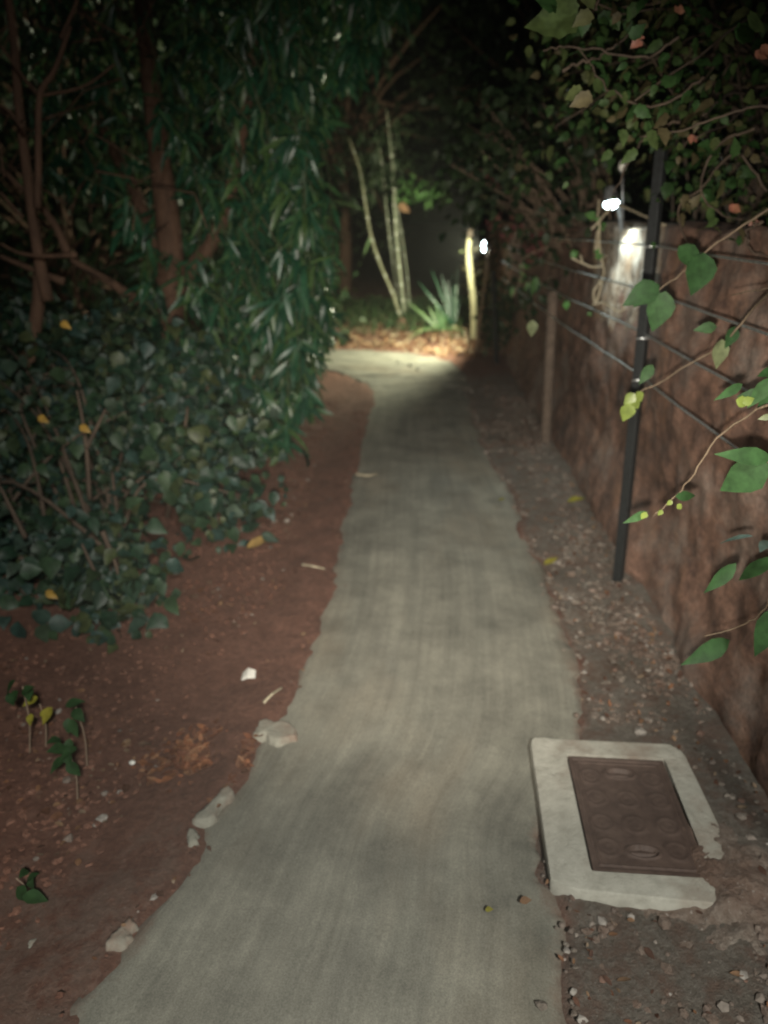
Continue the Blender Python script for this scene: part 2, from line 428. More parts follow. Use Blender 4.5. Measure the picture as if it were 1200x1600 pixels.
st = sstep(-.1, .06, X - right_edge(yc_)) * (X < 2.2) * (1 - sstep(6.8, 8.2, Y))
st = np.maximum(st, sstep(.25, -.05, X - left_edge(yc_)) * sstep(1.9, 1.2, Y - .25 * fbm(X, Y, 2, 3, 6)) * .45)
a_ = me.attributes.new('stony', 'FLOAT', 'POINT'); a_.data.foreach_set('value', st.reshape(-1).astype(np.float32))
me.polygons.foreach_set('use_smooth', [True] * len(F)); me.update()
ground = bpy.data.objects.new('ground', me); COL.objects.link(ground); tag(ground, kind='structure')
def GZ(px, py):
    p = G(px, py); 
    for _ in range(3): p = G(px, py, float(gz(p[0], p[1])))
    return p

# ------------------------------------------------------------------ path
NU = 34; us = np.linspace(0, 1, NU)
us = .5 + .5 * np.sign(us - .5) * np.abs(2 * us - 1) ** .8
wl = (np.clip(1 - us * 7, 0, 1) ** 2)[None, :, None]; wr_ = (np.clip(1 - (1 - us) * 7, 0, 1) ** 2)[None, :, None]
xy = Ls[:, None, :] * (1 - us)[None, :, None] + Rs[:, None, :] * us[None, :, None] + (Ld - Ls)[:, None, :] * wl + (Rd - Rs)[:, None, :] * wr_
px_, py_ = xy[..., 0], xy[..., 1]
al = np.repeat(along[:, None], NU, 1)
z = .036 + fbm(px_, py_, 1.6, 3, 21) * .03 + fbm(us[None] * 16 + 0 * al, al * 2.2, 1, 3, 23) * .008
z += -.05 * (np.abs(us - .5) ** 2)[None]                              # slight crown
rid = sstep(6.6, 7.4, py_) * (1 - sstep(8.6, 9.4, py_))              # rough transverse ridges at the bend
z += rid * (.018 * np.abs(np.sin(py_ * 11 + px_ * 3.5 + 5 * fbm(px_, py_, 1.2, 3, 31))) + fbm(px_ * .6, py_ * 3.5, 3, 3, 33) * .045)
em = np.minimum(us, 1 - us)[None] * np.linalg.norm(Rd - Ld, axis=1)[:, None]
z = np.where(em < .001, -.03, z - .012 * (1 - sstep(0, .05, em)))
vv = np.stack([px_, py_, z], -1).reshape(-1, 3); ii = np.arange(NS * NU).reshape(NS, NU)
F = np.stack([ii[:-1, :-1], ii[:-1, 1:], ii[1:, 1:], ii[1:, :-1]], -1).reshape(-1, 4)
me = bpy.data.meshes.new('path'); me.from_pydata(vv.tolist(), [], F.tolist())
uvl = me.uv_layers.new(name='UVMap'); uvv = np.stack([np.repeat(us[None], NS, 0), al], -1).reshape(-1, 2)
uvl.data.foreach_set('uv', uvv[F.reshape(-1)].reshape(-1)); me.materials.append(m_path)
me.polygons.foreach_set('use_smooth', [True] * len(F)); me.update()
path = bpy.data.objects.new('path', me); COL.objects.link(path); tag(path, kind='structure')
def path_z(x, y): return .045

# cement spills beside the path: thin broken slabs with an irregular outline
def spill(blobs, h, seed, flat=.014):
    C0 = np.mean([G(a, b_, .03)[:2] for a, b_, *_ in blobs], 0); gu = np.linspace(-.3, .3, 130)
    U, Vv = np.meshgrid(gu, gu); xs, ys = C0[0] + U, C0[1] + Vv; f = np.zeros_like(U)
    for a, b_, r in blobs:
        q = G(a, b_, .03); f = np.maximum(f, np.exp(-(np.hypot(xs - q[0], ys - q[1]) / r) ** 2))
    f = f + fbm(xs, ys, 16, 5, seed) * .9 - .5
    zs = surf(xs, ys) + np.clip(f * .2, -.04, flat) + fbm(xs, ys, 20, 4, seed + 9) * .006 * (f > 0)
    zs = np.where((np.hypot(U, Vv) > .28) | (f < -.25), -.06, zs)
    ii = np.arange(130 * 130).reshape(130, 130); mb = MB(); mb.add(np.stack([xs, ys, zs], -1).reshape(-1, 3), np.stack([ii[:-1, :-1], ii[:-1, 1:], ii[1:, 1:], ii[1:, :-1]], -1).reshape(-1, 4).tolist())
    return tag(mb.build('cement_spill', m_spill), kind='structure')
spill([(375, 1133, .05), (410, 1140, .05), (440, 1145, .05)], .03, 4)
spill([(228, 1372, .06), (255, 1352, .06), (285, 1315, .06), (312, 1272, .06), (340, 1245, .045)], .03, 24)
spill([(75, 1474, .065), (120, 1467, .065), (165, 1460, .06)], .03, 44, .010)

# ------------------------------------------------------------------ scattered stuff
def scatter(n, xr, yr, ok):
    x = rng.uniform(*xr, n * 3); y = rng.uniform(*yr, n * 3) ; k = ok(x, y); return x[k][:n], y[k][:n]
def litter(name, x, y, L, wr, mat, tmpl=T_NARROW, lift=.008):
    mb = MB(); N = len(x); a = rng.uniform(0, 6.28, N)
    d = np.c_[np.cos(a), np.sin(a), rng.normal(0, .18, N)]; up = rdir(N, (0, 0, 1.6), .7)
    base = np.c_[x, y, surf(x, y) + lift + rng.uniform(0, .008, N)]
    leaves(mb, base, d, up, L, wr, tmpl, rng.normal(0, .25, N), .3)
    return tag(mb.build(name, mat), kind='stuff')
lf_ok = lambda x, y: (x < left_edge(np.clip(y, 1, 8)) + rng.exponential(.018, x.shape)) & (rng.uniform(size=x.shape) < np.clip(.25 + 2.2 * fbm(x, y, 2.2, 3, 41) + .5 * np.exp(-((x - left_edge(np.clip(y, 1, 8))) / .25) ** 2), 0.05, 1))
x, y = scatter(9000, (-2.6, .3), (.9, 7.6), lf_ok)
litter('leaf_litter', x, y, rng.gamma(3, .004, len(x)) + .005, rng.uniform(.35, .8, len(x)), m_litter, T_NARROW, .003)
# drift of brown leaves against the path edge
c0 = GZ(345, 1195); x = rng.normal(c0[0], .09, 900); y = rng.normal(c0[1], .055, 900)
k = x < left_edge(y) + .02; litter('leaf_drift', x[k], y[k], rng.uniform(.015, .042, k.sum()), .55, m_litter3, T_BROAD, .012)
# litter at the bend
x, y = scatter(2600, (-1.2, 1.5), (8.6, 10.8), lambda x, y: ~inside_path(x, y))
litter('fallen_leaves', x, y, rng.uniform(.03, .09, len(x)), .5, m_litter2, T_BROAD, .015)
# litter and stones in the right strip
rs_ok = lambda x, y: (np.hypot(x - .62, (y - 1.62) * .75) > .27) & (x > right_edge(np.clip(y, 1, 8)) - rng.exponential(.018, x.shape)) & (x < wall_x(y)) & (rng.uniform(size=x.shape) < np.clip(.45 + 2 * fbm(x, y, 3, 3, 43), .1, 1))
x, y = scatter(2600, (.3, 1.3), (.9, 7.5), rs_ok)
litter('strip_litter', x, y, rng.gamma(3, .004, len(x)) + .005, .5, m_litter, T_NARROW, .003)
ico_v = []
ph = (1 + 5 ** .5) / 2
ico_v = np.array([(-1, ph, 0), (1, ph, 0), (-1, -ph, 0), (1, -ph, 0), (0, -1, ph), (0, 1, ph), (0, -1, -ph), (0, 1, -ph), (ph, 0, -1), (ph, 0, 1), (-ph, 0, -1), (-ph, 0, 1)]) / 1.9
ico_f = np.array([(0, 11, 5), (0, 5, 1), (0, 1, 7), (0, 7, 10), (0, 10, 11), (1, 5, 9), (5, 11, 4), (11, 10, 2), (10, 7, 6), (7, 1, 8), (3, 9, 4), (3, 4, 2), (3, 2, 6), (3, 6, 8), (3, 8, 9), (4, 9, 5), (2, 4, 11), (6, 2, 10), (8, 6, 7), (9, 8, 1)])
def pebbles(name, x, y, r, mat=None):
    N = len(x); V = ico_v[None] * (1 + rng.uniform(-.28, .28, (N, 12, 1)))
    V = V * (r[:, None] * np.c_[rng.uniform(.8, 1.3, N), rng.uniform(.8, 1.3, N), rng.uniform(.4, .8, N)])[:, None, :]
    a = rng.uniform(0, 6.28, N); c_, s_ = np.cos(a)[:, None], np.sin(a)[:, None]
    V = np.stack([V[..., 0] * c_ - V[..., 1] * s_, V[..., 0] * s_ + V[..., 1] * c_, V[..., 2]], -1)
    V += np.c_[x, y, surf(x, y) + r * .25][:, None, :]
    F = (ico_f[None] + (np.arange(N) * 12)[:, None, None]).reshape(-1, 3)
    mb = MB(); mb.v.append(V.reshape(-1, 3)); mb.f = list(map(tuple, F.tolist())); mb.n = N * 12
    return tag(mb.build(name, mat or m_stone, None, False), kind='stuff')
x, y = scatter(3000, (.3, 1.3), (.9, 7), rs_ok)
pebbles('gravel', x, y, rng.gamma(2.2, .0021, len(x)) + .0018)
x, y = scatter(900, (-2.2, .1), (.9, 5.5), lf_ok)
pebbles('pebbles', x, y, rng.gamma(2, .0026, len(x)) + .0015)

x, y = scatter(10000, (-2.4, .3), (.9, 6.5), lambda x, y: (x < left_edge(np.clip(y, 1, 8)) + rng.exponential(.012, x.shape)) & (rng.uniform(size=x.shape) < np.clip(.4 + 2 * fbm(x, y, 3, 3, 47), .05, 1)))
pebbles('soil_crumbs', x, y, np.minimum(rng.gamma(2.0, .0026, len(x)) + .0018, .011), m_soil)
x, y = scatter(5000, (.3, 1.3), (.9, 6.5), rs_ok)
pebbles('soil_crumbs', x, y, rng.gamma(2.2, .0022, len(x)) + .0018, m_strip)

# single leaves, scraps and twigs that show
def lone_leaf(name, a, b_, label, cat, mat, wr=.45, z=.05, tmpl=T_BROAD, curl=-.2, group=None):
    p = G(*a, z); q = G(*b_, z); L = np.linalg.norm(q - p); mb = MB()
    r = empty(name, p, label, cat, group) if False else None
    leaves(mb, [p], [q - p + np.array([0, 0, .1 * L])], [(0.1, -.2, 1)], L, wr, tmpl, curl, .35, .1)
    o = mb.build(name, mat)
    o.data.transform(Matrix.Translation(-Vector(p))); o.location = p
    return tag(o, label, cat, group)
lone_leaf('fallen_leaf', (886, 783), (916, 786), 'bright yellow leaf lying on the stony strip beside the wall', 'leaf', m_leaf_yellow, .6)
lone_leaf('fallen_leaf', (850, 882), (872, 877), 'dull yellow leaf on the stony strip at the path edge', 'leaf', m_leaf_yellow, .45)
lone_leaf('fallen_leaf', (778, 781), (790, 784), 'small green-yellow leaf on the right side of the concrete path', 'leaf', m_leaf_yellow, .7, .055)
lone_leaf('fallen_leaf', (758, 1421), (772, 1424), 'tiny pale yellow leaf on the concrete path beside the manhole collar', 'leaf', m_leaf_yellow, .7, .05)
lone_leaf('fallen_leaf', (386, 857), (428, 844), 'curled dry yellowish leaf on the red soil under the bush edge', 'leaf', leafmat('dry_yellow_leaf', [(.34, .22, .07), (.38, .25, .09)], .7), .4)
lone_leaf('fallen_leaf', (812, 1408), (832, 1410), 'small dark leaf on the concrete path touching the manhole collar', 'leaf', m_litter, .7, .05)
def twig(pxs, r, label, mat=None, z=.055):
    pts = curve_pts([G(a, b_, z + dz) for a, b_, dz in pxs], 14); mb = MB(); mb.tube(pts, np.linspace(r, r * .5, len(pts)), 6)
    o = mb.build('twig', mat or m_twig); o.data.transform(Matrix.Translation(-Vector(pts[0]))); o.location = pts[0]
    return tag(o, label, 'twig')
twig([(472, 882, 0), (490, 885, .02), (508, 889, 0)], .006, 'short pale twig at the left path edge below the yellowish leaf', m_vine)
twig([(556, 741, 0), (575, 743, .01), (590, 740, 0)], .008, 'thin twig lying across the left path edge near the hanging leaves', m_vine)
twig([(412, 1098, 0), (425, 1085, .02), (441, 1074, 0)], .006, 'short bent twig on the soil above the cement spill', m_vine)
twig([(713, 556, 0), (730, 548, .06), (734, 520, .3)], .012, 'dark bent stick standing in the leaf litter at the bend', m_iron)
# white scrap of paper
p = GZ(389, 1061); mb = MB(); s = .022
V = [(-s, -s, .01), (s * .2, -s * 1.2, .022), (s * 1.1, -s * .6, .012), (s, s, .02), (-.1 * s, s * .8, .034), (-s * 1.1, s * .9, .012), (0, 0, .03)]
mb.add(np.array(V) + p, [(0, 1, 6), (1, 2, 6), (2, 3, 6), (3, 4, 6), (4, 5, 6), (5, 0, 6)]); o = mb.build('paper_scrap', m_white, None, False)
o.data.transform(Matrix.Translation(-Vector(p))); o.location = p; sm = o.modifiers.new('thick', 'SOLIDIFY'); sm.thickness = .0015
tag(o, 'crumpled white paper scrap on the red soil', 'scrap')
p = GZ(207, 1195); mb = MB(); mb.add(ico_v * np.array([.011, .009, .007]) + p + np.array([0, 0, .008]), ico_f); o = mb.build('white_pebble', m_white)
o.data.transform(Matrix.Translation(-Vector(p))); o.location = p
tag(o, 'single small white pebble on the leafy soil at left', 'pebble')
for k, (a, b_, L) in enumerate([(622, 566, 'black speck of stone on the lit bend, beside the larger ones'), (641, 571, 'larger dark stone on the lit bend of the path'), (652, 577, 'small dark stone at the front of the lit bend')]):
    p = G(a, b_, .055); mb = MB(); mb.add(ico_v * np.array([.028, .022, .014]) * (1 - .3 * (k == 0)) + p, ico_f); o = mb.build('small_stone', m_iron)
    o.data.transform(Matrix.Translation(-Vector(p))); o.location = p; tag(o, L, 'stone', 'dark stones on the lit bend')

# ------------------------------------------------------------------ manhole: concrete collar and ribbed brown cover
A = G(885, 1185, .05); B = G(1037, 1190, .05); D = G(930, 1365, .05); C_ = G(1103, 1372, .05)
org = (A + B + C_ + D) / 4
uX = ((B - A) + (C_ - D)); uX[2] = 0; w = np.linalg.norm(uX) / 2; uX /= np.linalg.norm(uX)
uY = np.array([-uX[1], uX[0], 0]); hgt = abs(np.dot(A - D, uY)); sh = np.dot(A - D + B - C_, uX) / 2 * 0   # rectangular
tl = math.atan2(uX[1], uX[0])
ax = (A + B - C_ - D) / 2; hgt = np.linalg.norm(ax); uY = ax / hgt; uX2 = np.array([uY[1], -uY[0], 0]); w = abs(np.dot((B - A + C_ - D) / 2, uX2))
uX = uX2
mh = empty('manhole', (org[0], org[1], .0), 'brown ribbed manhole cover in a pale concrete collar beside the path', 'manhole')
def L2W(u, v, z): return np.array([org[0], org[1], 0]) + uX * u + uY * v + np.array([0, 0, z])
def rrect(hw, hh, r, n=7):
    pts = []
    for cx_, cy_, a0 in ((hw - r, hh - r, 0), (-hw + r, hh - r, 90), (-hw + r, -hh + r, 180), (hw - r, -hh + r, 270)):
        for k in range(n):
            a = math.radians(a0 + 90 * k / (n - 1)); pts.append((cx_ + r * math.cos(a), cy_ + r * math.sin(a)))
    return pts
hw, hh = w / 2, hgt / 2
mb = MB(); nn = 28
def ring(pts, z, jit=0.0, s=0):
    out = []
    for (u, v) in pts:
        j = float(fbm(u * 14 + 7 * s, v * 14, 1, 3, 50)) * jit
        out.append(L2W(u * (1 + j), v * (1 + j), z + jit * .1 * j))
    return np.array(out)
o_out = [(u - .008, v) for u, v in rrect(hw + .085, hh + .075, .05)]; o_in = rrect(hw + .006, hh + .006, .008)
# slightly irregular cast collar: bottom, top outer, top mid, top inner, down inside
rings = [ring(o_out, -.04, .12), ring(o_out, .055, .22), ring([(u * .985, v * .988) for u, v in o_out], .0595, .22), ring([(a * .5 + c_ * .5, b_ * .5 + d_ * .5) for (a, b_), (c_, d_) in zip(o_out, o_in)], .061, .04), ring(o_in, .060), ring(o_in, -.02)]
k = len(rings); mb.add(np.concatenate(rings), [(r * nn + i, r * nn + (i + 1) % nn, (r + 1) * nn + (i + 1) % nn, (r + 1) * nn + i) for r in range(k - 1) for i in range(nn)])
o = mb.build('collar', m_cement, mh); es = o.modifiers.new('edges', 'EDGE_SPLIT'); es.split_angle = math.radians(35)
# cover as a height field with ribs, rings and two lifting recesses
n1_, n2_ = 120, 180
U, Vv = np.meshgrid(np.linspace(-hw, hw, n1_), np.linspace(-hh, hh, n2_)); Hh = np.zeros_like(U)
de = np.minimum(hw - np.abs(U), hh - np.abs(Vv))
Hh += .004 * ((de < .010)) + .003 * ((de > .019) & (de < .025))
def ringh(cu, cv, r, wd, a): 
    global Hh
    q = np.hypot(U - cu, Vv - cv); Hh = Hh + a * np.exp(-((q - r) / wd) ** 2)
for cu in (-.62, 0, .62):
    for cv in (-.62, -.22, .22, .62):
        if cu == 0 and abs(cv) > .5: continue
        ringh(cu * hw, cv * hh, hw * .2, .006, .0022); ringh(cu * hw, cv * hh, hw * .09, .006, .001)
for cv in (-.66, .70):
    q = np.hypot((U) / (hw * .30), (Vv - cv * hh) / (hh * .10)); Hh += -.010 * (q < .85) + .004 * np.exp(-((q - 1) / .14) ** 2)
    Hh += .007 * ((np.abs(Vv - cv * hh) < hh * .025) & (np.abs(U) < hw * .24))
Hh += fbm(U, Vv, 40, 2, 3) * .0012
vt = (np.array([org[0], org[1], 0])[None, None] + U[..., None] * uX + Vv[..., None] * uY); vt[..., 2] += .052 + Hh
ii = np.arange(n1_ * n2_).reshape(n2_, n1_); F = np.stack([ii[:-1, :-1], ii[:-1, 1:], ii[1:, 1:], ii[1:, :-1]], -1).reshape(-1, 4)
mb = MB(); mb.add(vt.reshape(-1, 3), F.tolist())
bd = list(ii[0]) + list(ii[1:, -1]) + list(ii[-1, ::-1][1:]) + list(ii[::-1, 0][1:-1])
vb = vt.reshape(-1, 3)[bd]; vb2 = vb.copy(); vb2[:, 2] -= .03; q = len(bd)
mb.add(np.vstack([vb, vb2]), [(i, i + q, (i + 1) % q + q, (i + 1) % q) for i in range(q)])
mb.build('cover', m_cover, mh)
# soil washed over the right corner of the collar
sc_ = G(1118, 1375, .05); gu = np.linspace(-.26, .26, 70); U, Vv = np.meshgrid(gu, gu); xs, ys = sc_[0] + U, sc_[1] + Vv
hm = .040 * np.exp(-((U - .02) / .10) ** 2 - ((Vv + .03) / .085) ** 2) + .012 * np.exp(-((U - .06) / .08) ** 2 - ((Vv - .10) / .12) ** 2) + fbm(xs, ys, 26, 4, 91) * .034
hm = hm * sstep(.26, .16, np.hypot(U, Vv)); zs = np.where(np.hypot(U, Vv) > .23, -.03, gz(xs, ys) + hm - .006)
ii = np.arange(4900).reshape(70, 70); mb = MB(); mb.add(np.stack([xs, ys, zs], -1).reshape(-1, 3), np.stack([ii[:-1, :-1], ii[:-1, 1:], ii[1:, 1:], ii[1:, :-1]], -1).reshape(-1, 4).tolist())
tag(mb.build('soil_mound', m_strip), kind='structure')

# ------------------------------------------------------------------ wall
y0, y1 = -.6, 12.5; hz = 1.45
ny_, nz_ = 520, 70
yy = np.linspace(y0, y1, ny_); zz = np.linspace(-.1, hz, nz_)
YY, ZZ = np.meshgrid(yy, zz)
disp = fbm(YY, ZZ, 2.2, 5, 61) * .10 + fbm(YY, ZZ, 10, 3, 66) * .045
XX = wall_x(YY) + .09 + disp * .8 - .085 * (1 - sstep(.0, .42, ZZ)) + .03 * sstep(.8, 1.45, ZZ)
top = hz + fbm(yy, 0 * yy, 1.7, 3, 71) * .07
ZZ = ZZ * (top / hz)[None, :]
front = np.stack([XX, YY, ZZ], -1)
tz = top[None] + fbm(YY[:6], np.linspace(0, .4, 6)[:, None] * 3, 4, 3, 73) * .03
topv = np.stack([XX[-1][None] + np.linspace(0.02, .36, 6)[:, None], np.repeat(yy[None], 6, 0), tz + .01 * np.array([1, 1.5, 1.5, 1.2, .5, -.5])[:, None]], -1)
backv = topv[-1:].copy(); backv[..., 2] = -.1
g = np.concatenate([front, topv, backv]); R_ = g.shape[0]
ii = np.arange(R_ * ny_).reshape(R_, ny_); F = np.stack([ii[:-1, :-1], ii[1:, :-1], ii[1:, 1:], ii[:-1, 1:]], -1).reshape(-1, 4).tolist()
F.append(ii[:, 0].tolist()); F.append(ii[::-1, -1].tolist())
mb = MB(); mb.add(g.reshape(-1, 3), F); wall = mb.build('stone_wall', m_wall)
wall.data.materials.append(m_lime_lit)
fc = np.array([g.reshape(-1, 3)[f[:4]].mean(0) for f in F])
lime_lit = (np.abs(fc[:, 1] - 4.15 + fbm(fc[:, 1], fc[:, 2], 5, 3, 4) * .3) < .6) & (fc[:, 2] > .98 + fbm(fc[:, 1], fc[:, 2], 7, 3, 14) * .5)  # stain area widened so its colour enlarges the lamp's lit patch
wall.data.polygons.foreach_set('material_index', lime_lit.astype(int).tolist())
tag(wall, 'rough reddish-brown stone wall along the right of the path, with limewash and painted lamplight under the lamp', 'wall')

# ------------------------------------------------------------------ fence: posts and wires
def post(name, foot, topp, r, mat, label, square=True):
    e = empty(name, foot, label, 'fence post'); mb = MB()
    pts = np.linspace(np.array(foot) - np.array([0, 0, .1]), topp, 12)
    mb.tube(pts, r, 4 if square else 10); o = mb.build('shaft', mat, e, not square)
    if square: o.modifiers.new('bevel', 'BEVEL').width = .003
    return e
pf = GZ(966, 907); pt = P(1034, 232, pf[1] + .02)
e = post('iron_post', pf, pt, .026, m_iron, 'dark iron angle post standing nearest against the brown wall')
mb = MB()
for zc in (1.40, 1.23, 1.07, .91):
    f = (zc - pf[2]) / (pt[2] - pf[2]); c = pf + (pt - pf) * f
    mb = MB(); mb.tube([c + np.array([-.035, -.03, 0]), c + np.array([-.005, -.038, .002]), c + np.array([.03, -.03, 0])], .004, 5); mb.build('wire_tie', m_wire, e)
qf = GZ(777, 568); qt = P(771, 425, qf[1])
post('iron_post', qf, qt, .028, m_iron, 'thin dark iron post beside the lit bend, farthest along the fence')
rf = GZ(853, 690); rt = P(864, 455, rf[1] + .03)
post('wooden_post', rf, rt, .036, m_postc, 'pale greyish round post against the wall between the iron posts', False)
for (pa, pb, lab) in (((1000, 385), (940, 377), 'topmost fence wire, lit white beside the lamp'), ((1000, 457), (920, 431), 'second fence wire down, passing behind the big leaves'),
                      ((990, 523), (915, 485), 'third fence wire down from the top'), ((985, 588), (885, 512), 'lowest fence wire, crossing the iron post at mid height')):
    a = P(*pa, pf[1] - .02)
    zc = a[2]; mb = MB()
    yq = np.linspace(.4, qf[1], 60); xw = np.interp(yq, [.4, pf[1], qf[1]], [pf[0] - .042 * (pf[1] - .4) - .02, pf[0] - .02, qf[0]])
    sag = -.02 * np.sin(np.pi * np.clip((yq - pf[1]) / (qf[1] - pf[1]), 0, 1)) - .012 * np.sin(np.pi * np.clip((pf[1] - yq) / pf[1], 0, 1)) + fbm(yq, 0 * yq + zc, 1.5, 2, 5) * .012
    mb.tube(np.c_[xw + fbm(yq, 0 * yq + zc, 2, 2, 9) * .012, yq, zc + sag], .0038, 6)
    o = mb.build('fence_wire', m_wire); tag(o, lab, 'wire', 'strands of the wire fence')

# ------------------------------------------------------------------ lamps
def lamp(loc_px, Yl, foot, aim, label, energy, face_r, size_deg, pole_r, pole_mat, elong=1.0, head_len=.07, extra=None, col=(.84, 1.0, .97), blend=.6):
    h = P(*loc_px, Yl); e = empty('garden_lamp', foot, label, 'lamp', 'small white garden lamps')
    d = np.array(aim, float) - h; d /= np.linalg.norm(d)
    back = h - d * head_len
    mb = MB(); mb.tube(curve_pts([np.array(foot) - [0, 0, .05], (np.array(foot) + back) / 2 + [.01, 0, 0], back], 14), np.linspace(pole_r * 1.1, pole_r * .9, 14)[:len(curve_pts([np.array(foot), (np.array(foot) + back) / 2, back], 14))], 9)
    mb.build('pole', pole_mat, e)
    mb = MB(); mb.tube([back - d * .012, back, h - d * .012, h - d * .002], [face_r * .45, face_r * .75, face_r * 1.08, face_r * 1.12], 16); mb.build('head', m_lampb, e)
    a = np.cross(d, [0, 0, 1.]); a /= np.linalg.norm(a); b2 = np.cross(a, d)
    mb = MB(); n = 18; V = [h + d * face_r * .8]
    for q in (25, 50, 72, 90):
        q = math.radians(q); V += [h + d * face_r * .8 * math.cos(q) + face_r * math.sin(q) * (math.cos(2 * math.pi * k / n) * a + elong * math.sin(2 * math.pi * k / n) * b2) for k in range(n)]
    mb.add(V, [(0, 1 + k, 1 + (k + 1) % n) for k in range(n)] + [(1 + r_ * n + k, 1 + (r_ + 1) * n + k, 1 + (r_ + 1) * n + (k + 1) % n, 1 + r_ * n + (k + 1) % n) for r_ in range(3) for k in range(n)]); mb.build('bulb', m_face, e)
    spot('lamp_light', tuple(h + d * (face_r + .02)), tuple(aim), energy, col, size_deg, blend, .025, e)
    return e, h
# near lamp on the wall top
Yn = 4.27
foot_n = np.array([wall_x(Yn) + .14, Yn + .03, 1.45])
hN = P(955, 317, Yn - .10)
en, hN = lamp((955, 317), Yn - .12, foot_n, (float(wall_x(4.1)) + .10, 3.98, .95), 'bright white lamp on the wall top beside the near iron post', 17.0, .037, 112, .009, m_lampb)
mb = MB(); tp = P(972, 264, Yn); mb.tube([foot_n - [0, 0, .03], (foot_n + tp) / 2, tp], .006, 7); mb.build('rod', m_lampb, en)
mb = MB(); mb.tube([tp - [0, 0, .012], tp, tp + [0, 0, .03], tp + [0, 0, .045]], [.008, .02, .018, .004], 9); mb.build('cap', m_white, en)
# far lamp on a leaning stick
foot_f = GZ(738, 545); Yf = 8.75
foot_f = np.array([foot_f[0], 8.9, float(gz(foot_f[0], 8.9))])
ef, hF = lamp((757, 385), Yf, foot_f, tuple(P(757, 385, Yf) + np.array([-.90, .20, -.02])), 'distant white lamp on a leaning stick at the bend', 460.0, .031, 178, .013, m_twig, 1.8, .05, col=(1.0, 1.0, .70), blend=.36)

# ------------------------------------------------------------------ plants
def stem_leaf_mesh(root, wood, foliage, woodmat, leafm, wood_name='branch', leaf_name='foliage'):
    if wood.n: wood.build(wood_name, woodmat, root)
    if foliage.n: foliage.build(leaf_name, leafm, root)

# --- left bush: broad dull leaves
bush_poly = [(-120, 470), (60, 470), (150, 490), (250, 500), (330, 560), (395, 620), (405, 700), (400, 790), (360, 832), (300, 862), (285, 955), (180, 1032), (120, 965), (60, 925), (-120, 930)]
root = np.array([-1.55, 3.6, 0.05])
e = empty('broadleaf_bush', root, 'dense bush of broad dark leaves spilling onto the soil left of the path', 'bush')
wood, fol = MB(), MB()
for (qx, qy) in poly_pts(bush_poly, 620):
    if float(fbm(qx, qy, .011, 3, 77)) < (-.08 if qx > 190 else -.3): continue
    Yb = 2.35 + max(0, (1030 - qy)) / 560 * 1.75 + random.random() ** 1.5 * 1.0
    c = P(qx, qy, Yb); c[2] = max(c[2], float(gz(c[0], c[1])) + .04)
    if random.random() < .08:
        m_ = root + np.array([random.uniform(-.5, .5), random.uniform(-.7, .6), 0])
        mp = (m_ + c) / 2 + np.array([random.uniform(-.15, .15), random.uniform(-.1, .1), random.uniform(.1, .35)])
        pts = curve_pts([m_, mp, c], 12); wood.tube(pts, np.linspace(.012, .003, len(pts)), 5)
    n = random.randint(9, 17); rr = random.uniform(.06, .13)
    base = c + rng.normal(size=(n, 3)) * rr * np.array([1, 1, .8])
    base[:, 2] = np.maximum(base[:, 2], gz(base[:, 0], base[:, 1]) + .03)
    leaves(fol, base, rdir(n, (.15, -.35, -.45), .8), rdir(n, (.1, -.7, .8), .6), rng.uniform(.03, .105, n), rng.uniform(.5, .85, n), T_BROAD, rng.uniform(-.05, .6, n), .3, .2)
for spec in ([(140, 780), (135, 700), (128, 650), (120, 610)], [(135, 700), (150, 670), (165, 640)], [(165, 950), (150, 900), (128, 850)], [(160, 830), (180, 880), (185, 900)], [(40, 840), (20, 800), (0, 760)], [(30, 870), (55, 885), (80, 880)], [(20, 910), (45, 930), (80, 940)]):
    Yb = 2.75 if spec[0][1] > 800 else 3.1
    pts = curve_pts([P(a, b_, Yb) for a, b_ in spec], 12); w1 = MB(); w1.tube(pts, np.linspace(.011, .005, len(pts)), 6); w1.build('branch', m_bushtwig, e)
stem_leaf_mesh(e, wood, fol, m_bushtwig, m_leaf_bush)
# yellow and orange leaves of the bush are parts that look different
mb = MB()
for (a, b_, Yb) in ((72, 923, 2.5), (125, 665, 3.0), (95, 503, 3.2), (60, 650, 3.1)):
    mb = MB(); leaves(mb, [P(a, b_, Yb)], [(.6, -.3, -.3)], [(0, -1, .5)], .055, .6)
    o = mb.build('dry_leaf', m_leaf_orange, e); o['label'] = 'dry orange-yellow leaf'

# --- low cluster of leaves on the open soil edge
e = empty('seedling', GZ(388, 815), 'tiny bluish-green seedling on the soil at the edge of the bush', 'plant')
mb = MB(); c = GZ(389, 812) + np.array([0, 0, .035]); n = 9; a = np.linspace(0, 6.28, n, endpoint=False)
leaves(mb, np.repeat([c], n, 0) + rng.normal(size=(n, 3)) * .008, np.c_[np.cos(a), np.sin(a), .25 + 0 * a], np.tile([0, -.3, 1.], (n, 1)), .04, .5, T_BROAD, .3); mb.build('foliage', m_leaf_blue, e)
mb = MB(); mb.tube([c - [0, 0, .04], c], .003, 5); mb.build('stem', m_twig, e)
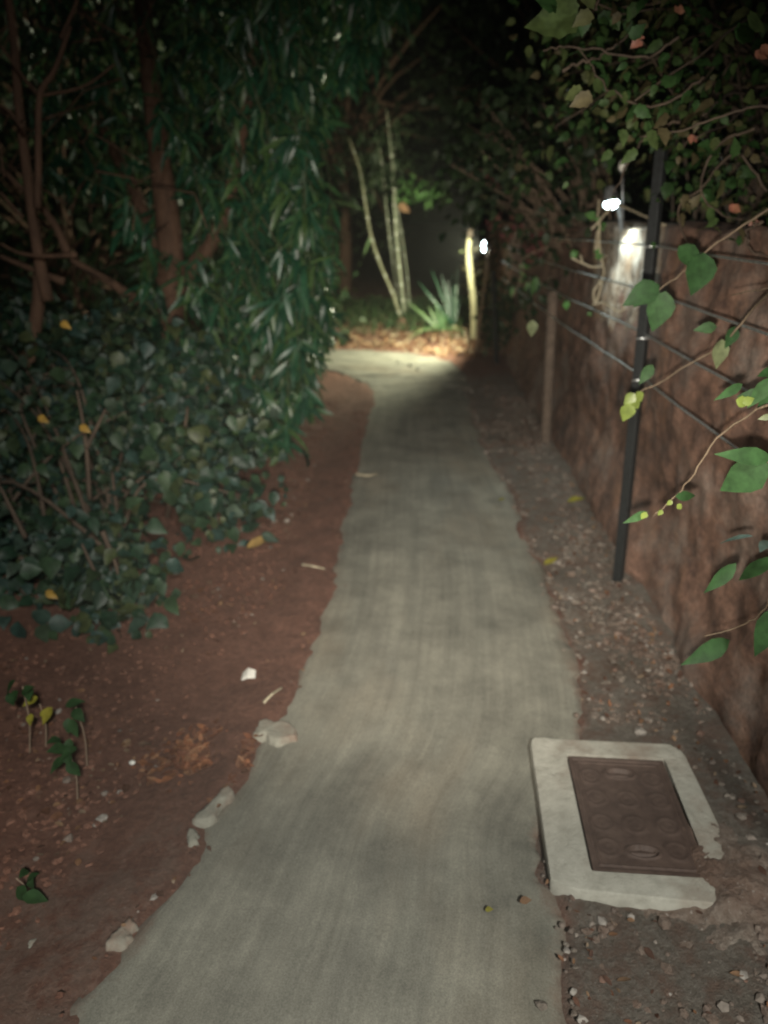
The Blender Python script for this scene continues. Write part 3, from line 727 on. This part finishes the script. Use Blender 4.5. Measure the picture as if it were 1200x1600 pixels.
# --- seedlings front left
for (fx, fy, tx, ty, lab, n) in ((45, 1175, 35, 1072, 'slender seedling with a pale round leaf, leftmost on the leafy soil', 5), (70, 1165, 62, 1100, 'slender seedling with a yellowed leaf beside the pale one', 4), (135, 1195, 118, 1105, 'slender bare-stemmed seedling behind the drooping one', 5), (120, 1250, 105, 1165, 'drooping light green seedling on the leafy soil left of the path', 9), (40, 1400, 25, 1372, 'low green sprout at the left on pebbly soil', 5)):
    f = GZ(fx, fy); tpt = P(tx, ty, f[1] - .02); e = empty('seedling', f, lab, 'plant', 'seedlings on the left soil')
    mb = MB(); pts = curve_pts([f - [0, 0, .02], (f + tpt) / 2 + [.01, 0, 0], tpt], 10); mb.tube(pts, np.linspace(.003, .0018, len(pts)), 5); mb.build('stem', m_twig, e)
    mb = MB(); leaves(mb, np.repeat([tpt], n, 0) + rng.normal(size=(n, 3)) * .016 + [0, 0, -.01], rdir(n, (.3, -.4, -.35), .9), rdir(n, (0, -.5, 1), .4), rng.uniform(.03, .06, n), .6)
    mb.build('foliage', m_leaf_yellow if 'yellowed' in lab else m_leaf_near, e)

# --- left tree with drooping long leaves
troot = np.array([-1.75, 5.2, 0.0])
e = empty('drooping_tree', troot, 'tree with brown forked trunk and long drooping leaves hanging left of the path', 'tree')
wood = MB()
fk = P(268, 470, 5.0)
wood.tube(curve_pts([troot, troot * .5 + fk * .5 + [.04, 0, 0], fk, P(263, 350, 5.0), P(250, 250, 5.1), P(235, 120, 5.2), P(215, -60, 5.4)], 30), np.linspace(.11, .05, 30), 10)
wood.tube(curve_pts([fk + [0, 0, .02], P(300, 420, 4.95), P(345, 350, 4.9), P(380, 200, 4.9), P(400, 20, 5.0)], 20), np.linspace(.065, .025, 20), 9)
wood.tube(curve_pts([fk, P(210, 300, 5.3), P(160, 200, 5.6), P(100, 50, 6)], 18), np.linspace(.06, .02, 18), 8)
wood.tube(curve_pts([P(215, 470, 4.8), P(170, 440, 4.7), P(110, 405, 4.6)], 10), np.linspace(.035, .018, 10), 8)
fol = MB(); twigs = MB()
right_lim = [(-80, 700), (0, 640), (100, 580), (200, 520), (260, 488), (330, 498), (400, 520), (470, 532), (540, 535), (590, 505), (640, 492), (690, 478), (715, 440)]
rl = lambda q: np.interp(q, [a for a, _ in right_lim], [b_ for _, b_ in right_lim])
def whorl(c, n, L, droop=-.7):
    base = c + rng.normal(size=(n, 3)) * .02
    leaves(fol, base, rdir(n, (0, -.05, droop), .75), rdir(n, (.3, -.6, .7), .5), rng.uniform(L * .65, L * 1.15, n), rng.uniform(.12, .19, n), T_NARROW, rng.uniform(.05, .4, n), .18, .12)
for k in range(330):
    qy = random.uniform(-60, 705)
    lim = rl(qy) - 12
    lo = 330 - 60 * random.random() if qy > 480 else (40 if qy < 300 else 190)
    if random.random() < .62: qx = lim - abs(random.gauss(0, 48)) - 4
    else: qx = random.uniform(lo, lim)
    if qx < lo: continue
    Yt = 4.3 + random.random() * 1.9 + (qx > 480) * .6
    tipp = P(qx, qy, Yt)
    if tipp[2] < .12: Yt *= .86; tipp = P(qx, qy, Yt); tipp[2] = max(tipp[2], .1)
    L = random.uniform(.5, 1.3)
    top_ = tipp + np.array([random.uniform(-.45, -.05), random.uniform(-.1, .5), L])
    pts = curve_pts([top_, (top_ + tipp) / 2 + np.array([.12, 0, .1]), tipp], 12); twigs.tube(pts, np.linspace(.006, .002, len(pts)), 4, False)
    for i in range(1, len(pts), 2):
        if pts[i][2] > .1: whorl(pts[i], 4, .17)
    whorl(tipp, 10, .19)
stem_leaf_mesh(e, wood, fol, m_bark, m_leaf_long, 'trunk', 'crown'); twigs.build('twigs', m_greentwig, e)

# --- bare branching shrub at the far left
sroot = np.array([-2.15, 4.1, 0]); e = empty('bare_shrub', sroot, 'leafless brown branching shrub at the far left edge', 'shrub'); wood = MB()
a0 = P(60, 470, 4.0)
for spec, r in (([(75, 470), (62, 410), (50, 330), (40, 250), (28, 150), (20, 40), (0, -60)], .032), ([(105, 395), (85, 350), (50, 310), (0, 262)], .022), ([(58, 325), (60, 250), (62, 150), (85, 110), (110, 40)], .018),
                ([(62, 150), (40, 125), (0, 70)], .012), ([(100, 440), (60, 425), (0, 400)], .022), ([(120, 398), (70, 400), (30, 395), (0, 380)], .012), ([(62, 150), (130, 135), (180, 100)], .008), ([(35, 340), (0, 300)], .012),
                ([(60, 190), (100, 175), (150, 160)], .006), ([(95, 60), (120, 0), (130, -60)], .01), ([(35, 200), (10, 170), (-20, 160)], .01)):
    Yb = random.uniform(3.7, 4.1); pts = curve_pts([P(a, b_, Yb + .02 * k) for k, (a, b_) in enumerate(spec)], 22); wood.tube(pts, np.linspace(r, r * .55, len(pts)), 7)
wood.tube(curve_pts([sroot, (sroot + a0) / 2, a0, P(62, 410, 4.0)], 14), .034, 8)
for k in range(60):
    c = P(random.uniform(-30, 250), random.uniform(-50, 420), random.uniform(3.8, 5)); d = rdir(1, (0, 0, .3))[0]; L = random.uniform(.2, .5)
    wood.tube([c, c + d * L * .5 + rng.normal(size=3) * .03, c + d * L + rng.normal(size=3) * .05], [.005, .004, .002], 4)
wood.build('branch', m_bark, e)
# stake of pale wood by the tree
f = P(318, 540, 4.6); mb = MB(); mb.tube([np.array([f[0] - .03, f[1], 0]), f, P(338, 480, 4.6)], .018, 7); tag(mb.build('wooden_stake', m_postc), 'short pale wooden stake leaning under the drooping leaves', 'stake')

# --- overhanging shrub on and behind the right wall
oroot = np.array([1.75, 2.6, 0.0])
e = empty('overhanging_shrub', oroot, 'tangled lobed-leaf shrub hanging over the wall and path at upper right', 'shrub')
wood, fol, pet = MB(), MB(), MB()
top_poly = [(830, -80), (1000, -90), (1330, -90), (1330, 345), (1190, 350), (1120, 340), (1060, 352), (1010, 330), (960, 240), (900, 300), (850, 330), (800, 300), (850, 200), (880, 110), (830, 40)]
dens = lambda a: 1
for (qx, qy) in poly_pts(top_poly, 235):
    if math.hypot(qx - 950, (qy - 300) * .9) < 92 or math.hypot(qx - 985, qy - 350) < 85: continue
    if random.random() < .55 * max(0, (930 - qx) / 130): continue
    Yb = random.uniform(2.35, 4.2) + max(0, (950 - qx)) / 150 * 1.3
    c = P(qx, qy, Yb)
    if random.random() < .24:
        s0 = oroot + np.array([random.uniform(-.2, .3), random.uniform(-.3, 2.0), random.uniform(1.2, 1.9)])
        mp = (s0 + c) / 2 + np.array([random.uniform(-.15, .15), random.uniform(-.2, .2), random.uniform(.05, .45)])
        pts = curve_pts([s0, mp, c], 14); wood.tube(pts + rng.normal(size=pts.shape) * .006, np.linspace(.009, .002, len(pts)), 5)
    n = random.randint(8, 15)
    leaves(fol, c + rng.normal(size=(n, 3)) * .095, rdir(n, (-.2, -.2, -.5), .9), rdir(n, (-.1, -.6, .6), .8), rng.uniform(.025, .062, n), rng.uniform(.55, .85, n), T_LOBE, rng.uniform(0, .35, n), .2, .1)
for k in range(7):
    s0 = oroot + np.array([random.uniform(-.1, .2), random.uniform(-.5, 1.6), 0]); wood.tube(curve_pts([s0, s0 + [random.uniform(-.2, .1), 0, .9], s0 + [random.uniform(-.45, 0), random.uniform(-.3, .3), 2.0], s0 + [random.uniform(-.9, -.2), random.uniform(-.5, .3), 2.8]], 18), np.linspace(.024, .008, 18), 6)
# looping bare twigs
for spec, Yb in (([(1200, 300), (1150, 240), (1100, 290), (1060, 330), (1085, 400)], 2.6), ([(1180, 200), (1120, 230), (1095, 300), (1150, 345), (1190, 330)], 2.5), ([(1230, 160), (1150, 175), (1070, 200), (1000, 215)], 2.2),
                 ([(1190, 345), (1168, 365), (1172, 390), (1210, 405)], 2.2), ([(1060, 190), (1010, 210), (985, 250), (960, 300)], 2.6), ([(1060, 60), (1000, 90), (900, 72), (850, 80)], 2.4), ([(940, -30), (930, 15), (915, 35)], 2.2), ([(880, 110), (950, 80), (1000, 40)], 2.5),
                 ([(1100, 120), (1030, 165), (960, 145), (900, 70)], 2.4)):
    pts = curve_pts([P(a, b_, Yb + .06 * k) for k, (a, b_) in enumerate(spec)], 24); wood.tube(pts + rng.normal(size=pts.shape) * .003, np.linspace(.0045, .002, len(pts)), 5)
# the clump that hangs lowest at the top, lit by the torch
def leaf_px(mb, a, b_, Yb, wr=.6, tmpl=T_BROAD, dY=0.0, tilt=(0, -1, .35), curl=.15):
    p = P(*a, Yb); q = P(*b_, Yb + dY); L = np.linalg.norm(q - p); leaves(mb, [p], [q - p], [tilt], L * 1.03, wr, tmpl, curl, .18, .05)
for a, b_ in (((905, 30), (820, 35)), ((915, 25), (910, 58)), ((900, 20), (868, -8)), ((925, 20), (895, 40)), ((870, 10), (835, -10)), ((930, 5), (900, -20)), ((1000, 45), (1012, 28)), ((985, 60), (1010, 35)),
              ((910, 140), (880, 155)), ((925, 150), (890, 165)), ((930, 160), (925, 180)), ((1170, 40), (1200, 30)), ((1150, 60), (1185, 40))):
    leaf_px(fol, a, b_, 2.05 + random.uniform(-.1, .15), .75, T_LOBE, random.uniform(-.05, .05))
for a, b_, Yb in (((1000, 62), (985, 75), 2.3), ((1003, 55), (992, 62), 2.3), ((1190, 70), (1200, 88), 2.1), ((1180, 80), (1192, 92), 2.1), ((1060, 20), (1055, 8), 2.5), ((1140, 320), (1150, 332), 2.6), ((1185, 345), (1170, 352), 2.5), ((1080, 210), (1080, 225), 2.6)):
    leaf_px(pet, a, b_, Yb, .8); leaf_px(pet, (a[0] + 4, a[1] + 3), (b_[0] + 9, b_[1] - 2), Yb, .8)
stem_leaf_mesh(e, wood, fol, m_bushtwig, m_leaf_shrub, 'branch', 'foliage'); o = pet.build('blossom', leafmat('orange_pink_flower', [(.34, .15, .09), (.3, .11, .08)]), e)

# --- hanging sprigs in front of the wall
sprig_root = np.array([1.02, .75, 0.0])
e = empty('leafy_creeper', sprig_root, 'creeper with large green leaves reaching in from the right in front of the wall', 'creeper')
wood, f1, fp, fy, fb = MB(), MB(), MB(), MB(), MB()
def stem(spec, r0=.0028):
    pts = curve_pts([P(a, b_, Yb) for a, b_, Yb in spec], 26); wood.tube(pts + rng.normal(size=pts.shape) * .0012, np.linspace(r0, r0 * .5, len(pts)), 6)
mainst = P(1290, 640, 1.3)
wood.tube(curve_pts([sprig_root, sprig_root + [-.06, .1, .35], P(1290, 900, 1.15), mainst, P(1280, 380, 1.5), P(1240, 300, 2.0)], 40), np.linspace(.011, .006, 40), 7)
stem([(1290, 610, 1.3), (1200, 633, 1.42), (1120, 685, 1.5), (1085, 740, 1.52), (1050, 780, 1.53), (1020, 808, 1.54)])
stem([(1290, 900, 1.15), (1215, 905, 1.3), (1195, 950, 1.35), (1165, 975, 1.38), (1100, 995, 1.4)])
stem([(1290, 720, 1.25), (1200, 722, 1.3)])
stem([(1280, 380, 1.5), (1180, 480, 1.9), (1150, 515, 1.95), (1120, 545, 2.0), (1065, 575, 2.05), (1030, 600, 2.1), (1000, 612, 2.12), (985, 622, 2.12)], .0035)
stem([(1240, 300, 2.0), (1120, 380, 2.05), (1060, 430, 2.1), (1020, 460, 2.1)], .0035)
stem([(1280, 380, 1.5), (1230, 440, 1.7), (1145, 460, 1.9)], .003)
for a, b_, Yb, wr in (((1205, 716), (1126, 708), 1.3, .3), ((1200, 725), (1122, 770), 1.3, .62), ((1055, 775), (1092, 775), 1.52, .35), ((1012, 800), (976, 818), 1.53, .3), ((1150, 880), (1102, 930), 1.38, .34), ((1210, 950), (1185, 1030), 1.3, .5), ((1215, 985), (1190, 1015), 1.32, .6),
                      ((1200, 870), (1155, 915), 1.4, .4), ((1140, 1000), (1070, 1040), 1.42, .35), ((1200, 610), (1150, 620), 1.45, .35), ((1160, 600), (1120, 625), 1.5, .3),
                      ((1030, 445), (975, 475), 2.08, .6), ((1040, 455), (1020, 520), 2.1, .65), ((1100, 395), (1085, 462), 2.05, .8), ((1060, 385), (1100, 420), 2.1, .7), ((1120, 510), (1085, 515), 1.98, .5), ((1150, 510), (1135, 545), 1.97, .6), ((1000, 470), (990, 480), 2.1, .6),
                      ((1215, 575), (1180, 590), 1.5, .4), ((1240, 560), (1190, 640), 1.5, .5), ((1205, 590), (1170, 640), 1.45, .45), ((1020, 570), (1000, 600), 2.1, .5)):
    leaf_px(f1, a, b_, Yb, wr, T_BROAD, random.uniform(-.04, .04), (random.uniform(-.3, .3), -1, random.uniform(.2, .6)))
for a, b_, Yb, wr in (((1128, 530), (1122, 578), 1.97, .55), ((832, 500), (831, 527), 3.4, .65), ((1205, 650), (1185, 655), 1.4, .5)): leaf_px(fp, a, b_, Yb, wr, T_BROAD)
for a, b_, Yb in (((992, 615), (975, 632), 2.1), ((990, 622), (998, 640), 2.1), ((985, 630), (974, 660), 2.1), ((995, 612), (1004, 628), 2.1), ((1050, 782), (1042, 790), 1.5), ((1035, 797), (1028, 806), 1.5), ((1058, 788), (1066, 796), 1.5), ((1010, 800), (1002, 812), 1.5), ((1150, 625), (1172, 632), 1.45), ((1160, 630), (1180, 622), 1.45)): leaf_px(fy, a, b_, Yb, .75)
for a, b_, Yb in (((1176, 838), (1120, 842), 1.4), ((1200, 845), (1190, 855), 1.4)): leaf_px(fb, a, b_, Yb, .3, T_NARROW, .06, (0, -.35, 1))
wood.build('stem', m_creeper, e); f1.build('foliage', m_leaf_near, e)
def split_leaves(mb, name, mat, root, label):
    for v in mb.v:
        k = len(v) // 3; F = []
        for q in range(k - 1): a = q * 3; F += [(a, a + 1, a + 4, a + 3), (a + 1, a + 2, a + 5, a + 4)]
        m1 = MB(); m1.add(v, F); m1.build(name, mat, root)['label'] = label
split_leaves(fp, 'pale_leaf', m_leaf_pale, e, 'pale underside of a leaf')
split_leaves(fy, 'young_leaf', leafmat('yellow_green_leaf', [(.15, .19, .035), (.13, .17, .04)]), e, 'small yellow-green young leaf')
split_leaves(fb, 'bluish_leaf', m_leaf_blue, e, 'glossy bluish leaf')

# --- vine by the near lamp
vr = np.array([wall_x(3.55) + .15, 3.55, 1.46]); e = empty('hanging_vine', vr, 'thin pale vine with a few green leaves dangling under the near lamp', 'vine'); wood, fol = MB(), MB()
Yv = 3.85
for spec, r in (([(958, 322), (945, 335), (930, 352), (924, 358)], .0055), ([(936, 345), (937, 360), (934, 385), (930, 390)], .005), ([(936, 358), (936, 372), (938, 392), (940, 405), (943, 418), (943, 430), (933, 447), (928, 455), (928, 470), (932, 470), (937, 455), (941, 440)], .005),
                ([(934, 360), (931, 375), (930, 390)], .004), ([(941, 416), (925, 417), (912, 412), (893, 403)], .0045), ([(910, 411), (907, 398)], .004), ([(925, 476), (942, 473), (955, 480), (965, 486), (975, 484), (971, 475)], .004), ([(940, 402), (948, 400)], .003), ([(934, 340), (935, 325), (936, 312)], .004)):
    pts = curve_pts([P(a, b_, Yv + .015 * math.sin(a * .1)) for a, b_ in spec], 20); wood.tube(pts, r, 6)
wood.tube(curve_pts([vr, P(962, 318, Yv + .1), P(955, 322, Yv), P(945, 335, Yv)], 12), .005, 6)
for a, b_ in (((931, 340), (914, 333)), ((940, 345), (928, 342)), ((940, 350), (948, 352)), ((938, 358), (946, 358)), ((934, 352), (940, 360)), ((938, 395), (928, 392)), ((938, 392), (932, 386)), ((936, 398), (940, 404)), ((893, 400), (897, 390)), ((892, 402), (904, 392)), ((925, 491), (917, 490)), ((884, 470), (886, 485)), ((930, 402), (944, 399))):
    leaf_px(fol, a, b_, Yv + random.uniform(-.02, .02), .75)
stem_leaf_mesh(e, wood, fol, m_vine, m_leaf_lit, 'stem', 'foliage')

# --- bougainvillea over the wall farther back
broot = np.array([1.75, 6.2, 0]); e = empty('flowering_bush', broot, 'dark flowering bush with pink bracts spilling over the wall beyond the near lamp', 'bush'); wood, fol, pet = MB(), MB(), MB()
for (qx, qy) in poly_pts([(740, 150), (900, 100), (960, 200), (930, 330), (880, 420), (850, 470), (800, 500), (785, 470), (770, 400), (720, 330), (690, 250)], 150):
    if math.hypot(qx - 757, qy - 385) < 48: continue
    c = P(qx, qy, random.uniform(5.0, 7.2)); n = 9
    if random.random() < .5:
        s0 = broot + np.array([random.uniform(-.2, .2), random.uniform(-.6, .6), .6]); pts = curve_pts([s0, (s0 + c) / 2 + [0, 0, .3], c], 10); wood.tube(pts, np.linspace(.012, .003, len(pts)), 4)
    leaves(fol, c + rng.normal(size=(n, 3)) * .1, rdir(n, (-.1, -.2, -.4), .8), rdir(n, (0, -.7, .6), .6), rng.uniform(.05, .1, n), .6, T_BROAD, .2)
for (qx, qy, k) in ((790, 370, 7), (830, 385, 14), (815, 360, 8), (838, 395, 12), (775, 345, 6), (790, 300, 7), (770, 280, 4), (845, 375, 6)):
    c = P(qx, qy, 5.6); leaves(pet, c + rng.normal(size=(k, 3)) * .035, rdir(k, (0, -.4, 0)), rdir(k, (0, -1, .4), .6), rng.uniform(.03, .055, k), .8, T_BROAD, .1)
wood.tube(curve_pts([broot, broot + [-.05, 0, .8], broot + [-.2, -.1, 1.6]], 10), .03, 7)
stem_leaf_mesh(e, wood, fol, m_twig, m_leaf_dark, 'branch', 'foliage'); pet.build('blossom', m_petal, e)
# --- leafy trail in front of the wall's far end
e = empty('trailing_sprig', (1.3, 5.3, 1.3), 'small lit green sprig trailing over the wall near the pale post', 'sprig'); wood, fol = MB(), MB()
pts = curve_pts([np.array([1.36, 5.3, 1.42]), P(822, 400, 5.2), P(818, 420, 5.2), P(812, 440, 5.2), P(800, 465, 5.2)], 14); wood.tube(pts, .004, 5)
for a, b_ in (((815, 415), (828, 418)), ((812, 425), (822, 432)), ((810, 435), (818, 442)), ((802, 448), (798, 465)), ((838, 432), (832, 462)), ((820, 412), (810, 420)), ((826, 440), (820, 455))): leaf_px(fol, a, b_, 5.2, .45)
stem_leaf_mesh(e, wood, fol, m_twig, m_leaf_lit, 'stem', 'foliage')

# --- bamboo at the bend
def culm(pts_px, Yb, r, label, mat, nodes, extra=None):
    f = P(*pts_px[0], Yb); f[2] = float(gz(f[0], f[1])); e = empty('bamboo_culm', f, label, 'bamboo', 'bamboo culms at the bend')
    ctrl = [f] + [P(a, b_, Yb) for a, b_ in pts_px[1:]]; pts = curve_pts(ctrl, 60)
    mb = MB(); mb.tube(pts, r * (1 - .86 * np.linspace(0, 1, len(pts)) ** 2.4), 10); mb.build('stem', mat, e)
    N = len(pts)
    for k in range(nodes):
        mb = MB()
        i = int((k + .6) / nodes * (N - 2)); d = pts[i + 1] - pts[i]; d /= np.linalg.norm(d); rr = r * (1 - .86 * (i / N) ** 2.4)
        mb.tube([pts[i] - d * .014, pts[i] - d * .004, pts[i] + d * .004, pts[i] + d * .014], [rr * 1.01, rr * 1.09, rr * 1.09, rr * 1.01], 10)
        mb.build('node_ring', m_node, e)
    mb = MB()
    for k in range(26):                                   # leaves on short twigs near the tip
        c = pts[random.randint(int(N * .72), N - 1)]; n = 3; c2 = c + rng.normal(size=3) * np.array([.16, .1, .1])
        mb.tube([c, c2], [.003, .002], 4); leaves(mb, np.repeat([c2], n, 0), rdir(n, (0, -.2, -.7), .8), rdir(n, (.2, -.6, .6), .5), rng.uniform(.10, .2, n), .13, T_NARROW, .2)
    mb.build('tip_leaves', m_leaf_dark, e)
    return e
Yc = 11.2
e = culm([(628, 494), (612, 455), (595, 415), (580, 370), (571, 320), (562, 265), (545, 215)], Yc, .022, 'bamboo culm leaning left with a single long blade', m_bamboo_y, 9)
mb = MB(); leaves(mb, [P(569, 328, Yc)], [P(490, 300, Yc) - P(569, 328, Yc)], [(0, -.4, 1)], np.linalg.norm(P(490, 300, Yc) - P(569, 328, Yc)), .06, T_STRAP, .12); leaves(mb, [P(580, 370, Yc)], [P(568, 398, Yc) - P(580, 370, Yc)], [(0, -1, .3)], .3, .12, T_STRAP, .1)
mb.build('blade', m_leaf_strap, e)
e = culm([(633, 494), (628, 455), (622, 400), (618, 350), (615, 300), (612, 250), (604, 170)], Yc + .15, .030, 'thickest upright bamboo culm with a leafy spray on its right', m_bamboo, 12)
mb = MB()
for k in range(34):
    c = P(random.uniform(612, 690), 298 + random.uniform(-10, 14) + max(0, 0), Yc + random.uniform(-.3, .5)); n = 4
    leaves(mb, c + rng.normal(size=(n, 3)) * .05, rdir(n, (.4, -.3, -.2), .8), rdir(n, (0, -.6, .8), .5), rng.uniform(.07, .14, n), .4, T_BROAD, .2)
mb.build('foliage', m_leaf_lit, e)
mb = MB(); leaves(mb, [P(622, 320, Yc)], [P(640, 330, Yc) - P(622, 320, Yc)], [(0, -1, .3)], .2, .6); o = mb.build('dry_sheath', m_litter, e)
culm([(622, 494), (618, 440), (610, 380), (604, 330), (596, 250), (585, 200)], Yc + .3, .016, 'thin dark bamboo culm behind the thickest one', m_bamboo, 8)
culm([(640, 490), (636, 430), (628, 370), (620, 320), (616, 250), (618, 190)], Yc + .7, .015, 'thin dim bamboo culm farthest right in the clump', m_bamboo, 8)

# --- pale bent pole beside the far lamp
f = P(741, 498, 9.8); f[2] = float(gz(f[0], f[1])); e = empty('wooden_pole', f, 'pale bent wooden pole with a dark tip beside the distant lamp', 'pole'); mb = MB()
pts = curve_pts([f - [0, 0, .05], P(740, 480, 9.8), P(735, 430, 9.8), P(732, 395, 9.8), P(734, 372, 9.8)], 40); mb.tube(pts, np.linspace(.045, .03, 40) + fbm(np.arange(40) * .3, np.zeros(40), 1, 3, 5) * .012, 10); mb.build('shaft', m_palebark, e)
mb = MB(); mb.tube([P(734, 372, 9.8), P(734.5, 367, 9.8), P(735, 358, 9.8)], [.032, .034, .024], 10); mb.build('tip', m_bushtwig, e)

# --- strappy plants and low grass at the bend
def strappy(c, spec, Yb, w, label, mat):
    e = empty('strappy_plant', c, label, 'plant', 'strap-leaved plants at the bend'); mb = MB()
    for tx, ty, dY, curl in spec:
        q = P(tx, ty, Yb + dY); p = np.array(c) + [0, 0, .02]; L = np.linalg.norm(q - p); d = q - p + np.array([0, 0, curl * L])
        up = np.array([0, -.5, .8]) if abs(d[2]) < .8 * L else np.array([0, -1., .2]); leaves(mb, [p], [d], [up], L * 1.08, w / L, T_STRAP, curl, .3)
    mb.build('foliage', mat, e); mb = MB(); mb.tube([np.array(c) - [0, 0, .05], np.array(c) + [0, 0, .04]], .03, 8); mb.build('stem', m_palebark, e)
c = GZ(690, 520)
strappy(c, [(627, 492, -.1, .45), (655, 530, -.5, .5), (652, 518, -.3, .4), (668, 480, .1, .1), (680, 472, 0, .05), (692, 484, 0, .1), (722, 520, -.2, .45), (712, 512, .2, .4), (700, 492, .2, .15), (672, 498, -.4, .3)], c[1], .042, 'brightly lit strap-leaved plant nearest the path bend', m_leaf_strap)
c = np.array([P(710, 490, 10.6)[0], 10.6, float(gz(1.0, 10.6))])
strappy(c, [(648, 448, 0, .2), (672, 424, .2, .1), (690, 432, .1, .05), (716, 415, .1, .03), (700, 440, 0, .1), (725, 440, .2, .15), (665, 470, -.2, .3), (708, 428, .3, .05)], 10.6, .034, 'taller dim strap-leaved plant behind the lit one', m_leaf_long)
def grass(name, n, xr, yr, ok, h, mat):
    x, y = scatter(n, xr, yr, ok); mb = MB(); N = len(x)
    leaves(mb, np.c_[x, y, gz(x, y) - .01], rdir(N, (0, 0, 1.5), .8), rdir(N, (0, -1, 0), .6), rng.uniform(*h, N), .12, T_NARROW, rng.uniform(0, .5, N), .2)
    return tag(mb.build(name, mat), kind='stuff')
grass('grass', 5200, (-2.6, 2.6), (9.8, 13.5), lambda x, y: (~inside_path(x, y)) & (rng.uniform(size=x.shape) < np.clip(.4 + sstep(9.8, 11, y) + fbm(x, y, 2, 3, 8) * 2 - .4, 0, 1)), (.05, .2), m_grass)
f = GZ(626, 512); mb = MB(); mb.tube(curve_pts([f - [0, 0, .05], f + [0, 0, .05], f + [.03, 0, .13]], 8), [.09, .085, .08, .08, .07, .06, .05, .03][:8], 9)
o = mb.build('tree_stump', m_bark); tag(o, 'low orange-brown stump at the foot of the bamboo', 'stump')

# --- dark understory and trees far behind
def shrub_mass(name, c, size, n, label, cat, mat, leaf=(.08, .16), trunk=None, group=None):
    e = empty(name, (c[0], c[1], 0), label, cat, group); fol, wood = MB(), MB()
    c = np.array(c, float); size = np.array(size, float)
    cl = rdir(n) * rng.uniform(.35, 1, (n, 1)) ** .6 * size + c
    cl[:, 2] = np.maximum(cl[:, 2], .15)
    base0 = np.array([c[0], c[1], 0.0]); hub = np.array([c[0], c[1], max(.3, c[2] - size[2] * .45)])
    wood.tube(curve_pts([base0, base0 * .4 + hub * .6 + [.06, .02, 0], hub, c + [0, 0, size[2] * .4]], 14), np.linspace(trunk or .06, .03, 14), 8)
    for k in range(0, n, 6):
        pts = curve_pts([hub + [0, 0, random.uniform(-.2, .3) * size[2]], (hub + cl[k]) / 2 + [0, 0, .15], cl[k]], 8); wood.tube(pts, np.linspace((trunk or .06) * .4, .006, len(pts)), 5)
    m_ = 12; base = np.repeat(cl, m_, 0) + rng.normal(size=(n * m_, 3)) * min(.2, size[0] * .3); N = len(base); base[:, 2] = np.maximum(base[:, 2], .05)
    leaves(fol, base, rdir(N, (0, 0, -.35)), rdir(N, (0, -.4, .8), .7), rng.uniform(*leaf, N), rng.uniform(.4, .65, N), T_BROAD, rng.uniform(0, .3, N), .2)
    wood.build('trunk', m_bark, e); fol.build('crown', mat, e); return e
shrub_mass('dark_bush', (-1.5, 9.6, .7), (.9, .8, .8), 130, 'dark bush behind the drooping leaves at the left of the bend', 'bush', m_leaf_dark)
shrub_mass('dark_bush', (-3.0, 7.6, 1.6), (1.6, 1.4, 1.6), 220, 'large unlit bush behind the drooping tree at left', 'bush', m_leaf_dark)
shrub_mass('dark_bush', (1.22, 8.35, .48), (.22, .2, .34), 30, 'small dark leafy bush in front of the distant lamp stick', 'bush', m_leaf_dark, (.05, .1), .02)
shrub_mass('dark_bush', (1.75, 10.2, .65), (.55, .7, .65), 90, 'brownish bush behind the distant lamp', 'bush', leafmat('dull_brown_leaf', [(.07, .06, .03), (.09, .07, .04), (.05, .06, .025)]))
shrub_mass('dark_tree', (-.8, 15.5, 4.2), (3.2, 2.2, 3.2), 330, 'black unlit tree closing the view behind the bamboo', 'tree', m_leaf_dark, (.12, .24), .16, 'dark trees closing the view')
shrub_mass('dark_tree', (3.4, 14.5, 4.0), (2.8, 2.2, 3.2), 300, 'black unlit tree behind the wall beyond the distant lamp', 'tree', m_leaf_dark, (.12, .24), .16, 'dark trees closing the view')
shrub_mass('dark_tree', (-4.8, 12.0, 4.2), (2.8, 2.2, 3.6), 300, 'black unlit tree far behind the drooping tree at left', 'tree', m_leaf_dark, (.12, .24), .16, 'dark trees closing the view')
shrub_mass('dark_tree', (3.3, 7.2, 3.8), (2.0, 2.4, 1.7), 330, 'dim tree behind the wall whose crown roofs the path', 'tree', m_leaf_dark, (.1, .2), .12, 'dark trees closing the view')
shrub_mass('dark_tree', (-.6, 8.6, 4.4), (2.2, 2.0, 1.1), 220, 'dim crown arching over the path bend', 'tree', m_leaf_dark, (.1, .2), .1, 'dark trees closing the view') if False else None

# ------------------------------------------------------------------ thin scattering volume, added to stand in for milky lens flare
FLARE_HAZE = 0.0015
mb = MB(); x0, x1, y0_, y1_, z0, z1 = -125, 125, -45, 165, -1.2, 9.5
mb.add([(x0, y0_, z0), (x1, y0_, z0), (x1, y1_, z0), (x0, y1_, z0), (x0, y0_, z1), (x1, y0_, z1), (x1, y1_, z1), (x0, y1_, z1)], [(3, 2, 1, 0), (4, 5, 6, 7), (0, 1, 5, 4), (1, 2, 6, 5), (2, 3, 7, 6), (3, 0, 4, 7)])
m_flare_haze = bpy.data.materials.new('flare_haze'); m_flare_haze.use_nodes = True; t = m_flare_haze.node_tree; t.nodes.clear()
out = t.nodes.new('ShaderNodeOutputMaterial'); pv = t.nodes.new('ShaderNodeVolumePrincipled')
pv.inputs['Color'].default_value = (.9, .92, .9, 1); pv.inputs['Density'].default_value = FLARE_HAZE; pv.inputs["Anisotropy"].default_value = .45
t.links.new(pv.outputs[0], out.inputs['Volume'])
tag(mb.build('flare_haze', m_flare_haze, None, False), kind='stuff')
